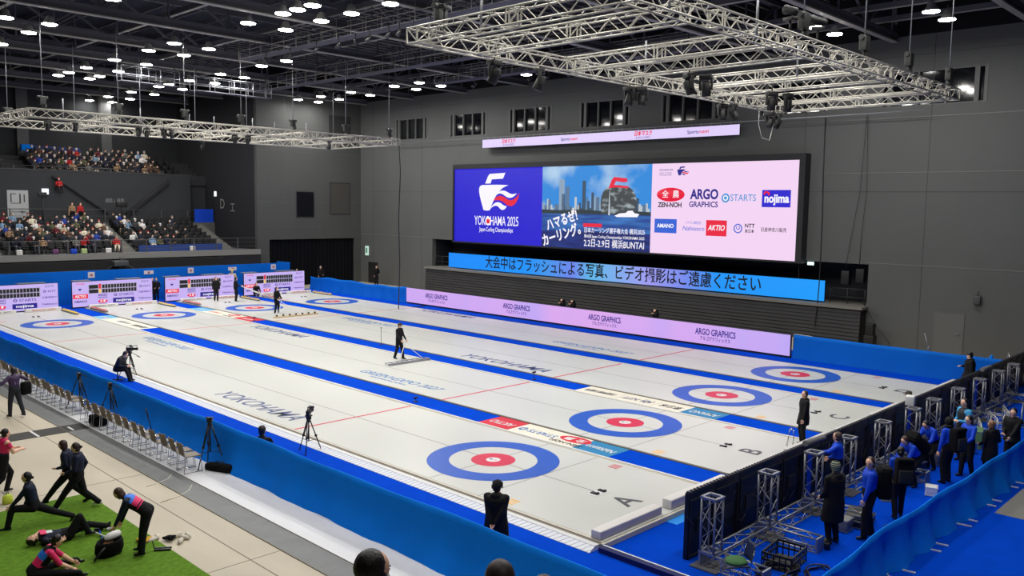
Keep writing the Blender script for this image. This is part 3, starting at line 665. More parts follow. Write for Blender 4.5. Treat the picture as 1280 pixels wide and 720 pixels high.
t1 = Vector((0, -1, .30)); t2 = Vector((0, .08, 1))
for (s_, y_, z_, w_) in (('ハマるぜ!', 22.9, 5.98, 2.9), ('カーリング。', 22.75, 5.02, 3.6)):
    text('screen_lettering', s_, .92, (dx - .03, y_, z_), t1, Vector((0, .29, .96)), G_WHT, vw, width=w_, bold=.03)
face(19.35, 20.95, 5.62, 5.86, G_RED, 'red_label', dx - .02, .004); wt('日本初 横浜開催', .18, 20.15, 5.74, G_WHT, bold=.01)
wt('日本カーリング選手権大会 横浜2025', .4, 18.35, 5.38, G_WHT, width=5.0, bold=.006); wt('第42回 Japan Curling Championships YOKOHAMA 2025', .26, 18.35, 4.98, G_WHT, width=5.0, bold=.008)
wt('2.2日-2.9日 横浜BUNTAI', .6, 18.35, 4.5, G_WHT, width=5.0, bold=.008)
# right panel: sponsors on pale pink
logo(13.15, 9.27, .2, G_NAVY, G_RED); wt('YOKOHAMA 2025', .17, 14.35, 9.35, G_NAVY, width=1.0); wt('Japan Curling', .11, 14.4, 9.18, G_NAVY, width=.9); wt('Championships', .11, 14.4, 9.05, G_NAVY, width=.9)
mb = MB(); mb.lathe([(1.03, 0), (1.03, .006)], (dx - .014, 13.97, 7.82), 32, ax=(Vector((0, -1, 0)), Vector((0, 0, .42)), Vector((-1, 0, 0)))); child(mb, 'red_oval', G_RED, vw)
wt('全  農', .5, 13.97, 7.82, G_WHT, bold=.008); wt('ZEN-NOH', .42, 14.0, 7.17, G_BLK, width=1.75, bold=.03)
wt('ARGO', .82, 11.55, 7.82, G_NAVY, width=1.95, bold=.035); wt('GRAPHICS', .48, 11.6, 7.22, G_NAVY, width=2.0, bold=.02)
mb = MB(); mb.lathe([(.27, 0), (.27, .006)], (dx - .014, 10.1, 7.63), 24, ax=(Vector((0, -1, 0)), Vector((0, 0, 1)), Vector((-1, 0, 0)))); child(mb, 'ring_emblem', G_LB, vw)
mb = MB(); mb.lathe([(.17, 0), (.17, .006)], (dx - .02, 10.1, 7.63), 24, ax=(Vector((0, -1, 0)), Vector((0, 0, 1)), Vector((-1, 0, 0)))); child(mb, 'ring_emblem', G_WHT, vw)
mb = MB(); mb.lathe([(.1, 0), (.1, .006)], (dx - .026, 10.1, 7.63), 24, ax=(Vector((0, -1, 0)), Vector((0, 0, 1)), Vector((-1, 0, 0)))); child(mb, 'ring_emblem', G_LB, vw)
wt('STARTS', .55, 8.95, 7.63, G_LB, width=1.65, bold=.005)
face(6.0, 7.75, 7.12, 8.1, G_DB, 'blue_label', dx - .012, .004); wt('nojima', .68, 6.85, 7.6, G_WHT, width=1.5, bold=.035)
mb = MB(); mb.path([(dx - .03, 7.62, 7.86), (dx - .03, 7.5, 8.0), (dx - .03, 7.35, 7.95), (dx - .03, 7.3, 7.8)], .06); child(mb, 'red_arch', G_RED, vw)
face(13.45, 15.1, 5.42, 6.3, G_BLUE, 'blue_label', dx - .012, .004); wt('AMANO', .34, 14.28, 5.86, G_WHT, width=1.25, bold=.03)
wt('ナブテスコ株式会社', .2, 12.25, 6.1, G_BLUE, width=1.1); wt('Nabtesco', .38, 12.25, 5.75, G_BLUE, width=1.55, shear=.2)
face(9.95, 11.35, 5.35, 6.3, G_RED, 'red_label', dx - .012, .004); wt('AKTIO', .46, 10.65, 5.83, G_WHT, width=1.15, shear=.25, bold=.02)
mb = MB(); pts = [(dx - .02, 9.2 + .25 * math.sin(a / 16 * 2 * PI), 5.85 + .25 * math.cos(a / 16 * 2 * PI)) for a in range(17)]; mb.path(pts, .035); mb.path([(dx - .02, 9.28, 6.0), (dx - .02, 9.3, 5.85), (dx - .02, 9.2, 5.78), (dx - .02, 9.1, 5.85), (dx - .02, 9.12, 6.0)], .025); child(mb, 'ring_emblem', G_BLUE, vw)
wt('NTT', .32, 8.45, 6.02, G_BLK, width=.62, bold=.02); wt('東日本', .24, 8.45, 5.7, G_BLK, width=.6, bold=.01); wt('日産神奈川販売', .27, 6.95, 5.82, G_BLK, width=1.55, bold=.005)
# ribbon screen above
rb = thing('ribbon_screen', 'thin lilac LED ribbon hanging above the huge video wall', 'video screen', (29.0, 20, 11.3))
child(MB().box(29.0, 29.12, 9.3, 30.9, 11.3, 11.9), 'cabinet', BLACK, rb)
child(MB().box(28.98, 29.0, 9.3, 30.9, 11.3, 11.9), 'led_face', glow('pale_lilac_led', (226, 208, 252), .97), rb)
for (y, k) in ((28.1, 0), (22.2, 1), (16.1, 0), (12.0, 1)):
    if k == 0:
        text('ribbon_lettering', '日本マスク', .34, (28.96, y, 11.68), (0, -1, 0), (0, 0, 1), G_RED, rb, width=1.35, bold=.03, shear=.1); text('ribbon_lettering', '& ほけんの窓口', .16, (28.96, y, 11.43), (0, -1, 0), (0, 0, 1), G_NAVY, rb, width=1.1)
    else:
        text('ribbon_lettering', 'Sports', .3, (28.96, y + .42, 11.6), (0, -1, 0), (0, 0, 1), G_NAVY, rb, width=.8, bold=.01); text('ribbon_lettering', 'navi', .3, (28.96, y - .35, 11.6), (0, -1, 0), (0, 0, 1), G_RED, rb, width=.62, bold=.01)
mb = MB(); mb.tube((29.1, -1, 12.05), (29.1, 42, 12.05), .03, n=6)
for i in range(33): mb.tube((29.1, 9.3 + i * .66, 11.85), (29.1, 9.3 + i * .66, 12.12), .018, n=5)
child(mb, 'hanging_pipe', ALU_DK, rb)
# text banner inside the recess
bn = thing('led_text_banner', 'bright blue LED banner with black Japanese text below the video wall', 'video screen', (XR + .1, 18.4, 1.95))
child(MB().box(XR - .1, XR + .05, 4.0, 35.3, 1.98, 3.12), 'cabinet', BLACK, bn)
child(MB().box(XR - .12, XR - .1, 4.0, 35.3, 1.98, 3.12), 'led_face', banded('sky_blue_led', [(0, (0, 156, 255)), (.22, (10, 150, 252)), (.29, (118, 140, 240)), (.38, (160, 158, 244)), (.47, (120, 176, 240)), (.53, (90, 184, 236)), (.58, (108, 134, 240)), (.66, (60, 150, 240)), (.72, (6, 148, 255)), (1, (0, 140, 255))], 35.3 - 31.3, 35.3), bn)
text('banner_lettering', '大会中はフラッシュによる写真、ビデオ撮影はご遠慮ください', 1.0, (XR - .13, 19.4, 2.55), (0, -1, 0), (0, 0, 1), G_BLK, bn, width=23.2, bold=.013)
# folded-away seating stand below
st = thing('retracted_stand', 'folded dark seating stand under the long wall, its front in horizontal boards', 'stand', (29.5, 19.6, FZ))
mb = MB(); mb.box(29.0, XR + 2, RY0 + .02, RY1 - .02, FZ, 1.72); child(mb, 'stand_body', mat('stand_dark', (26, 26, 28), .8), st)
mb = MB()
for k in range(9): mb.box(28.9 + .012 * k, 29.02, RY0 + .02, RY1 - .02, FZ + .02 + k * .2, FZ + .02 + k * .2 + .165)
child(mb, 'front_board', mat('stand_board', (56, 56, 58), .6, noise=(.6, .1)), st)
mb = MB(); mb.box(28.85, XR + 2.1, RY0 - .1, RY1, 1.75, 1.9); child(mb, 'top_ledge', mat('stand_ledge', (118, 116, 110), .6), st)
mb = MB()
for (ya, yb) in ((1.9, 3.8), (35.6, 37.3)):
    mb.tube((XR + .2, ya, 2.75), (XR + .2, yb, 2.75), .02, n=6); mb.tube((XR + .2, ya, 2.3), (XR + .2, yb, 2.3), .015, n=6)
    for k in range(3): mb.tube((XR + .2, ya + (yb - ya) * k / 2, 1.9), (XR + .2, ya + (yb - ya) * k / 2, 2.75), .02, n=6)
child(mb, 'handrail', mat('dark_rail', (44, 44, 46), .5), st)
for (y, s_) in ((3.0, 'left'), (2.2, 'right')):
    mb = MB(); mb.rbox((0, 0, 0), (.2, .22, .38), 0, bev=.03); mb.tube((0, 0, .38), (0, 0, 1.2), .012)
    tag(mb.build('hanging_speaker', BLACK, None, (XR + .3, y, 3.35 if s_ == 'left' else 3.5)), 'black speaker hung in the dark recess, %s of a pair at its right end' % s_, 'speaker')
tag(MB().rbox((0, 0, 0), (.04, .18, .09), 0, bev=.01).build('exit_light', glow('pale_green_light', (206, 240, 226), 1.6), None, (XR - .06, 4.9, 4.02)), 'small glowing exit light under the right corner of the video wall', 'exit sign')
e_ = tag(MB().rbox((0, 0, 0), (.04, .22, .42), 0, bev=.01).build('exit_light', glow('soft_green_light', (200, 232, 216), .9), None, (XR - .1, 46.4, 2.75)), 'tall pale green exit light above the dark doorway at the far right corner', 'exit sign')
mb = MB(); mb.box(-.045, -.041, -.1, .1, -.2, .25); mb.build('running_figure_mark', mat('green_mark', (60, 130, 90), .5), e_)
mb = MB(); mb.rbox((0, 0, 0), (.1, .16, .2), 0, bev=.02); mb.tube((0, 0, .2), (.1, 0, .45), .02)
tag(mb.build('wall_loudspeaker', mat('dim_grey_metal', (70, 70, 70), .5), None, (XR - .12, -3.7, 2.72)), 'small grey fitting on the bare wall at far right', 'wall lamp')
# ================================================================ HANGING TRUSS RIGS
def truss(mb, a, b, s=.36, pitch=.42, rc=.026, rl=.012, frames=True):
    a = Vector(a); b = Vector(b); d = (b - a); L = d.length; d.normalize()
    up = Vector((0, 0, 1)) if abs(d.z) < .8 else Vector((0, 1, 0)); sd = d.cross(up).normalized(); up = sd.cross(d).normalized(); h = s / 2
    cs = [sd * h + up * h, -sd * h + up * h, -sd * h - up * h, sd * h - up * h]
    for c in cs: mb.tube(a + c, b + c, rc, n=5)
    n = max(2, int(L / pitch)); n += n % 2
    for f in range(4):
        c0, c1 = cs[f], cs[(f + 1) % 4]
        for i in range(n):
            p = a + d * (L * i / n); q = a + d * (L * (i + 1) / n)
            mb.tube(p + (c0 if i % 2 == 0 else c1), q + (c1 if i % 2 == 0 else c0), rl, n=4, cap=False)
    if frames:
        k = max(1, round(L / 3.0))
        for i in range(k + 1):
            for off in ((-.05, .05) if 0 < i < k else (0,)):
                p = a + d * (L * i / k + off)
                for f in range(4): mb.tube(p + cs[f], p + cs[(f + 1) % 4], .02, n=4, cap=False)
RIG = mat('truss_aluminium', (186, 182, 170), .45, .25)
ZR = 10.98
rig = thing('lighting_truss_grid', 'large aluminium truss grid hanging over the near houses', 'truss rig', (0, 0, ZR))
XS = [-2.75, -.75, 2.7, 4.6, 8.0, 9.75, 13.3, 15.45]
for x in XS:
    mb = MB(); truss(mb, (x, -6.2, ZR), (x, -.2, ZR)); child(mb, 'truss_beam', RIG, rig)
for y in (-6.38, 0.0):
    mb = MB(); truss(mb, (-2.93, y, ZR), (15.63, y, ZR)); child(mb, 'truss_beam', RIG, rig)
rig2 = thing('lighting_truss_grid', 'long narrow aluminium truss grid hanging over the far houses', 'truss rig', (0, 32, ZR))
for y in (28.45, 35.75):
    mb = MB(); truss(mb, (-3.0, y, ZR), (19.0, y, ZR), .4, .55, .032, .016); child(mb, 'truss_beam', RIG, rig2)
for x in (-2.9, 1.2, 5.0, 8.6, 12.2, 15.6, 18.8):
    mb = MB(); truss(mb, (x, 28.65, ZR), (x, 35.55, ZR), .36, .6, .026, .014); child(mb, 'truss_beam', RIG, rig2)
# stub tubes standing on the rigs
for (lst, r_, nm) in (([(-2.75, -2.2, .9), (-1.6, -6.38, 1.4), (1.9, -6.38, 1.1), (4.6, -1.4, .8), (8, -4.4, .9), (6.2, 0, .6), (10.9, 0, .5)], rig, 1),
                      ([(-1.4, 28.45, .8), (2.3, 28.45, .7), (4.9, 28.45, .6), (6.3, 28.45, .6), (8.6, 28.45, .7), (10, 28.45, .6), (12.1, 28.45, .7), (15.0, 28.45, .8)], rig2, 2)):
    for (x, y, h) in lst:
        mb = MB(); mb.tube((x, y, ZR - .1), (x, y, ZR + h), .028, n=6); child(mb, 'stub_tube', ALU_DK, r_)
def hoist(x, y, lab):
    t = thing('chain_hoist', lab, 'chain hoist', (x, y, ZR + .2), 0, 'chain hoists of the truss rigs')
    mb = MB(); mb.rbox((0, 0, .42), (.14, .1, .2), 0, bev=.03); mb.tube((-.24, 0, .56), (.24, 0, .56), .075, n=8); mb.tube((0, 0, 0), (0, 0, .25), .03); mb.rbox((.12, 0, .15), (.06, .06, .12), 0, bev=.02)
    mb.build('hoist_motor', mat('dark_hoist', (44, 46, 44), .5), t)
    mb = MB(); mb.tube((0, 0, .6), (0, 0, 15.6 - ZR), .018, n=5); mb.build('chain', ALU_DK, t)
for k, (x, y) in enumerate([(-2.3, 28.45), (1.2, 28.45), (4.65, 28.45), (7.9, 28.45), (11.2, 28.45), (14.9, 28.45), (18.25, 28.45)]): hoist(x, y, 'chain hoist on the near edge of the far truss rig, %s from the left' % ORD[k + 1])
for k, (x, y) in enumerate([(7.9, -6.38), (11.3, -6.38), (15.0, -6.38), (4.2, -6.38), (-2.2, -.2)]):
    hoist(x, y, ['chain hoist on the near truss grid left of its two right-hand hoists', 'chain hoist on the near truss grid, second from its right corner', 'chain hoist at the right corner of the near truss grid', 'chain hoist on the near truss grid beside the clustered lamps', 'chain hoist at the left corner of the near truss grid'][k])
for k, (x, y) in enumerate([(-1.8, 35.75), (1.6, 35.75), (5.3, 35.75), (8.7, 35.75), (12.2, 35.75), (18.9, 35.75)]): hoist(x, y, 'chain hoist on the rear edge of the far truss rig, %s from the left' % ORD[k + 1])
def stage_lamp(x, y, z, lab, rz=0, tilt=.3, s=1.0):
    t = thing('stage_light', lab, 'stage light', (x, y, z), rz, 'stage lights under the truss rigs')
    mb = MB(); mb.rbox((0, 0, -.08 * s), (.17 * s, .13 * s, .07 * s), 0, bev=.02); mb.tube((0, 0, .0), (0, 0, .22), .02); mb.build('lamp_base', BLACK, t)
    mb = MB(); mb.rbox((-.17 * s, 0, -.27 * s), (.025, .05, .17 * s), 0, bev=.01); mb.rbox((.17 * s, 0, -.27 * s), (.025, .05, .17 * s), 0, bev=.01); mb.rbox((0, 0, -.13 * s), (.18 * s, .045, .02), 0); mb.build('yoke', BLACK, t)
    d = Vector((0, math.sin(tilt), -math.cos(tilt))); X = Vector((1, 0, 0)); Y = d.cross(X)
    mb = MB(); mb.lathe([(.07 * s, -.2 * s), (.12 * s, -.15 * s), (.13 * s, .05 * s), (.14 * s, .2 * s), (.12 * s, .22 * s)], (0, 0, -.38 * s), 10, ax=(X, Y, d)); mb.build('lamp_head', mat('lamp_black', (14, 14, 15), .6), t)
NL = [(-.3, -.15, 'under the left end of the near truss grid'), (1.45, -.15, 'second under the left front beam of the near truss grid'), (5.75, 0, 'in the first cluster under the near truss grid'), (6.05, -.25, 'in the first cluster, behind its front lamp'),
      (11.3, 0, 'under the near truss grid by the third window'), (11.6, -.3, 'under the near truss grid, partner of the lamp by the third window'), (4.6, -2.9, 'in the middle cluster of the near truss grid, left lamp'), (5.15, -3.1, 'in the middle cluster of the near truss grid, right lamp'),
      (9.4, -2.9, 'in the right cluster of the near truss grid, left lamp'), (10.1, -3.1, 'in the right cluster of the near truss grid, right lamp'), (15.3, -.1, 'under the right front corner of the near truss grid'), (14.7, -.1, 'beside the right front corner of the near truss grid')]
for k, (x, y, w_) in enumerate(NL): stage_lamp(x, y, ZR - .25, 'black stage light ' + w_, k * .7, .5 - .1 * (k % 5), 1.0)
for k, (x, y) in enumerate([(-2.1, 28.45), (-.85, 28.45), (2.2, 28.45), (2.6, 28.45), (3.5, 28.45), (3.9, 28.45), (7.5, 28.45), (8.3, 28.45), (13.7, 28.45), (9.1, 35.7)]):
    stage_lamp(x, y, ZR - .28, 'black stage light under the far truss rig, %s from the left' % ORD[k + 1] if k < 9 else 'black stage light under the rear beam of the far truss rig', k * .9, .3, .8)
def lamp_on_top(x, y, lab, rz):
    t = thing('follow_spot', lab, 'stage light', (x, y, ZR + .2), rz)
    mb = MB(); mb.tube((0, 0, 0), (0, 0, .35), .03); mb.rbox((0, 0, .35), (.16, .1, .05), 0, bev=.02); mb.build('lamp_stand', BLACK, t)
    mb = MB(); mb.lathe([(.05, -.22), (.09, -.18), (.10, .1), (.12, .18), (.10, .2)], (0, 0, .55), 12, ax=(Vector((0, 1, 0)), Vector((-.3, 0, .95)), Vector((.95, 0, .3)))); mb.build('lamp_barrel', mat('lamp_black', (14, 14, 15), .6), t)
lamp_on_top(-2.7, -.9, 'black spotlight standing on the left corner of the near truss grid', .3); lamp_on_top(3.5, -6.38, 'black spotlight standing on the near truss grid under the roof lamps', 1.2); lamp_on_top(5.0, -6.38, 'second black spotlight on the near truss grid, right of the first', 2.0)
# loose cables
def cable(pts, r, lab, m=BLACK, nm='hanging_cable', cat='cable'):
    mb = MB(); mb.path(pts, r, 5); return tag(mb.build(nm, m), lab, cat)
cable([(18.95, 28.3, 10.9), (19.0, 28.2, 9), (18.9, 28.25, 6), (19.05, 28.3, 3), (18.95, 28.3, FZ + .04), (19.6, 28.6, FZ + .03), (22.3, 29.4, FZ + .03)], .035, 'thick black cable dropping from the right end of the far truss rig to the ice')
cable([(29.3, 4.3, 12.0), (29.25, 4.25, 9), (29.3, 4.2, 6.5), (29.22, 4.15, 3.2), (29.0, 4.1, 1.9), (28.8, 4.1, .6)], .03, 'black cable bundle hanging down the wall by the right edge of the video wall')
cable([(29.5, 2.15, 12.0), (29.5, 2.3, 8), (29.45, 2.6, 5.6), (29.6, 2.9, 4.0), (29.9, 2.9, 3.8)], .014, 'thin black cable down to the left hanging speaker')
cable([(29.52, 2.1, 12.0), (29.5, 1.95, 8), (29.5, 2.1, 5.6), (29.7, 2.2, 4.1), (29.95, 2.2, 3.9)], .014, 'thin black cable down to the right hanging speaker')
cable([(13.9, -.05, 10.7), (13.8, -.1, 10.2), (14.1, -.1, 9.7), (14.7, -.1, 9.65), (14.9, -.1, 10.1), (14.95, -.1, 10.7)], .012, 'pale cable loop dangling below the right corner of the near truss grid', mat('pale_cable', (190, 190, 184), .5))
cable([(29.4, 1.7, 2.0), (29.4, .9, .8), (29.3, .3, .2), (29.3, .2, FZ + .01)], .016, 'thin black cable slanting down from the end of the folded stand')
tag(MB().rbox((0, 0, .3), (.2, .2, .32), 0, bev=.03).build('floor_monitor', BLACK, None, (28.9, 1.1, .62 + FZ - .02)), 'black box speaker behind the right blue curtain', 'speaker')
tag(MB().rbox((0, 0, .3), (.25, .25, .31), 0, bev=.02).build('flight_case', BLACK, None, (28.9, 1.1, FZ)), 'dark case below the black box speaker behind the curtain', 'case')
# ================================================================ ROOF
BY = [-24.9, -18.4, -11.9, -5.4, 1.0, 7.5, 14.1, 20.5, 27.0, 33.6, 40.1, 46.6, 53.1, 59.6]
for i, y in enumerate(BY):
    mb = MB(); mb.box(XL, XR + .3, y - .16, y + .16, 15.95, 16.1, 0); mb.box(XL, XR + .3, y - .03, y + .03, 15.7, 15.95, 0); mb.box(XL, XR + .3, y - .16, y + .16, 15.64, 15.7, 1)
    mb.box(XL, XR + .3, y - .14, y + .14, 18.3, 18.6, 0)
    x = XL; k = 0; step = 3.25
    while x < XR:
        xe = min(x + step, XR + .2)
        za, zb = (16.1, 18.3) if k % 2 == 0 else (18.3, 16.1)
        mb.tube((x, y, za), (xe, y, zb), .085, n=4, cap=False, smooth=False)
        mb.tube((xe, y, 16.1), (xe, y, 18.3), .06, n=4, cap=False, smooth=False); x = xe; k += 1
    o = mb.build('roof_beam', [STEEL, STEEL_LT]); tag(o, None, None, None, 'structure')
mb = MB()
for k in range(27): x = XL + 1.2 + k * 2.1; mb.box(x - .05, x + .05, YN, YB, 18.55, 18.75)
tag(mb.build('roof_purlin', STEEL), kind='structure')
mb = MB()
for x in (-14.9, -8.4, -2.9, 3.6, 9.0, 14.2, 19.4, 24.9, 27.8): mb.box(x - .09, x + .09, YN, YB, 16.35, 16.6, 0); mb.box(x - .1, x + .1, YN, YB, 16.32, 16.35, 1)
tag(mb.build('roof_tie_beam', [STEEL, STEEL_LT]), kind='structure')
mb = MB()
for k in range(110):
    y = YN + 1 + k * .84; 
    if y < YB: mb.box(14.2, XR, y - .02, y + .02, 18.2, 18.26)
tag(mb.build('roof_grille', STEEL_LT), kind='structure')
# service walkways: ladder-like rails below the roof
def walkway(a, b, lab, w_=.7, z=15.0, h=.95, m=STEEL_LT):
    a = Vector((a[0], a[1], z)); b = Vector((b[0], b[1], z)); d = (b - a).normalized(); s = Vector((-d.y, d.x, 0)) * (w_ / 2); L = (b - a).length
    t = thing('service_walkway', lab, 'walkway', a)
    mb = MB(); mb.slab([(0, -w_ / 2), (L, -w_ / 2), (L, w_ / 2), (0, w_ / 2)], (0, 0, 0), d, Vector((-d.y, d.x, 0)), (0, 0, 1), .05); mb.build('walkway_deck', STEEL, t)
    for q in (-1, 1):
        mb = MB()
        for zz in (.45, h): mb.tube(s * q + Vector((0, 0, zz)), d * L + s * q + Vector((0, 0, zz)), .022, n=4)
        k = int(L / 1.2)
        for i in range(k + 1): mb.tube(d * (L * i / k) + s * q, d * (L * i / k) + s * q + Vector((0, 0, h)), .02, n=4)
        mb.build('guard_rail', m, t)
    for p in (L * .05, L * .5, L * .95):
        MB().tube(d * p + Vector((0, 0, 0)), d * p + Vector((0, 0, 1.4)), .03, n=4).build('hanger', STEEL, t)
walkway((16.4, 8), (16.4, 42), 'long service walkway under the roof running above the third sheet', z=15.0)
walkway((9.0, 5.5), (9.0, 30), 'service walkway cluttered with lamps above the second sheet', z=15.1)
walkway((5.3, 38.8), (9.0, 38.8), 'short pale walkway under the roof left of the far lamps', z=14.3, m=ALU_DK)
walkway((10.0, 38.8), (15.6, 38.8), 'short pale walkway under the roof right of the far lamps', z=14.2, m=ALU_DK)
walkway((22.9, 8), (22.9, 29), 'service walkway with lamps near the long grey wall', z=15.2)
rnd = random.Random(11)
cl = [(9.0, y) for y in (12, 13, 14.2, 15.2, 16, 17.5, 18.6, 20, 22, 24.5, 27)] + [(22.9, y) for y in (11, 12.5, 14, 16, 17, 18.5, 20, 23, 25)]
for k, (x, y) in enumerate(cl):
    far_ = x > 15; kk = k - 11 if far_ else k
    t = thing('stage_light', 'small lamp on the walkway %s, %s from its near end' % ('near the long wall' if far_ else 'above the second sheet', ORD[kk + 1]), 'stage light', (x - .35, y, 14.9), rnd.uniform(0, 3), 'lights on the service walkways')
    mb = MB(); mb.tube((0, 0, .25), (0, 0, 0), .03, n=5); mb.lathe([(.06, -.18), (.09, 0), (.12, .18)], (0, 0, -.15), 8, ax=(Vector((0, 1, 0)), Vector((.8, 0, -.6)).cross(Vector((0, 1, 0))), Vector((.8, 0, -.6)))); mb.build('lamp_barrel', mat('lamp_grey', (34, 34, 36), .4), t)
# high-bay lamps
LAMP = {-3.5: ('over the players\' floor, outer line', [-10, -3, 5, 13.2, 21.5, 29.3]), -1.6: ('over the players\' floor, inner line', [-10, -3, 5, 13.2, 21.5, 29.3, 32.4, 37.2]),
        4.6: ('over the first divider, left line', [-10, -6.8, 2.2, 8, 16, 17.2, 18.4, 21.5, 29.4, 32.7, 37.6, 42.2, 45.4, 47.4]), 6.6: ('over the second sheet, right line', [-10, -3.2, 2.2, 8.6, 13.2, 16, 18.4, 21.5, 29.5, 32.6, 37.8, 42.2, 45.5, 47.3]),
        11.5: ('over the third sheet, left line', [-3.5, 2.6, 29.6, 32.5, 37.8, 42.4, 45.6, 47.4, 52.4, 57.1, 61.2]), 13.3: ('over the third sheet, right line', [-3.5, 2.6, 38, 42.2, 47.4, 52.4, 57.2, 61]),
        22.3: ('over the advertising wall, left line', [-3.2, 1.8, 30.3, 33.1, 38.4, 42.5, 45.8]), 24.3: ('by the long grey wall, right line', [-3.2, 1.8, 22, 30.35, 33.1, 38.7, 42.9, 45.9]),
        -12: ('over the near left floor', [-20, -10, -4, 4, 12]), }
LG = glow('lamp_light', (255, 250, 240), 45)
lm_house = mat('lamp_housing', (150, 150, 148), .5)
l_body = MB(); l_body.lathe([(.05, .42), (.16, .36), (.2, .2), (.33, .04), (.35, 0), (.30, .01)], n=14); LBM = l_body.mesh('lamp_housing', lm_house)
l_disc = MB(); l_disc.lathe([(.20, -.05), (.34, -.02), (.35, .008)], n=14); LDM = l_disc.mesh('lamp_lens', LG)
l_rod = MB(); l_rod.tube((0, 0, .4), (0, 0, .62), .02, n=5); LRM = l_rod.mesh('lamp_rod', STEEL)
ld = bpy.data.lights.new('high_bay_light', 'AREA'); ld.shape = 'DISK'; ld.size = .62; ld.energy = 172; ld.color = (1, .985, .95)
ld_dim = ld.copy(); ld_dim.energy = 18; ld_half = ld.copy(); ld_half.energy = 85
for x, (w_, ysl) in LAMP.items():
    for k, y in enumerate(ysl):
        t = thing('high_bay_lamp', 'round roof lamp %s, %s from the near end' % (w_, ORD[k + 1]), 'ceiling lamp', (x, y, 15.35), 0, 'high-bay lamps of the hall roof')
        for nm, me in (('lamp_housing', LBM), ('lamp_lens', LDM), ('lamp_rod', LRM)):
            o = bpy.data.objects.new(nm, me); COL.objects.link(o); o.parent = t
        lo = bpy.data.objects.new('high_bay_light', ld); COL.objects.link(lo); lo.parent = t; lo.location = (0, 0, -.07)
        if y > 50: lo.data = ld_dim
        elif y > 41: lo.data = ld_half
# ================================================================ PEOPLE
SKIN = mat('skin', (238, 190, 162), .6, spec=.3); SKIN2 = mat('skin_tan', (206, 152, 122), .6, spec=.3)
HAIRB = mat('black_hair', (24, 19, 18), .45, bump=(55, .22), stretch=(1, 1, .05)); HAIRBR = mat('brown_hair', (64, 40, 30), .45, bump=(55, .22), stretch=(1, 1, .05)); HAIRBL = mat('light_brown_hair', (128, 90, 60), .55)
EYE = mat('eye_dark', (28, 20, 18), .3); LIP = mat('lip', (186, 108, 98), .5)
def V(*a): return Vector(a)
def ik(a, c, l1, l2, pole):
    a, c, pole = Vector(a), Vector(c), Vector(pole); d = c - a; L = d.length; mx = (l1 + l2) * .999
    if L > mx: c = a + d * (mx / L); d = c - a; L = mx
    if L < abs(l1 - l2) * 1.05: L = abs(l1 - l2) * 1.05; c = a + d.normalized() * L; d = c - a
    dn = d.normalized(); x = (l1 * l1 - l2 * l2 + L * L) / (2 * L); h = math.sqrt(max(0, l1 * l1 - x * x))
    p = pole - dn * pole.dot(dn); p = p.normalized() if p.length > 1e-4 else dn.orthogonal().normalized()
    return a + dn * x + p * h, c
def hand_mesh():
    """right hand, wrist at origin, fingers along -Z, palm facing +X... slightly curled, thumb forward (+Y)"""
    mb = MB()
    mb.loft([[V(.013 * math.cos(t) * k[0], .03 * math.sin(t) * k[1], k[2]) for t in [2 * PI * i / 8 for i in range(8)]] for k in ((1.2, .8, .01), (1.25, 1.0, -.03), (1.15, 1.35, -.07), (.9, 1.3, -.092))])
    for k, (y, L) in enumerate(((.032, .070), (.011, .078), (-.011, .072), (-.031, .058))):
        p0 = V(0, y, -.085); p1 = p0 + V(-.006, y * .12, -L * .45); p2 = p1 + V(-.016, 0, -L * .33); p3 = p2 + V(-.02, 0, -L * .16)
        mb.path([p0, p1, p2, p3], .009, 6, 0, [.0100, .0095, .0085, .006])
    mb.path([V(-.004, .022, -.025), V(-.012, .05, -.05), V(-.02, .058, -.075), V(-.028, .056, -.092)], .01, 6, 0, [.014, .012, .010, .007])
    return mb
HAND = hand_mesh()
def seg_d(p, a, b):
    ab = b - a; t = max(0, min(1, (p - a).dot(ab) / max(ab.length_squared, 1e-9))); return (p - a - ab * t).length, t
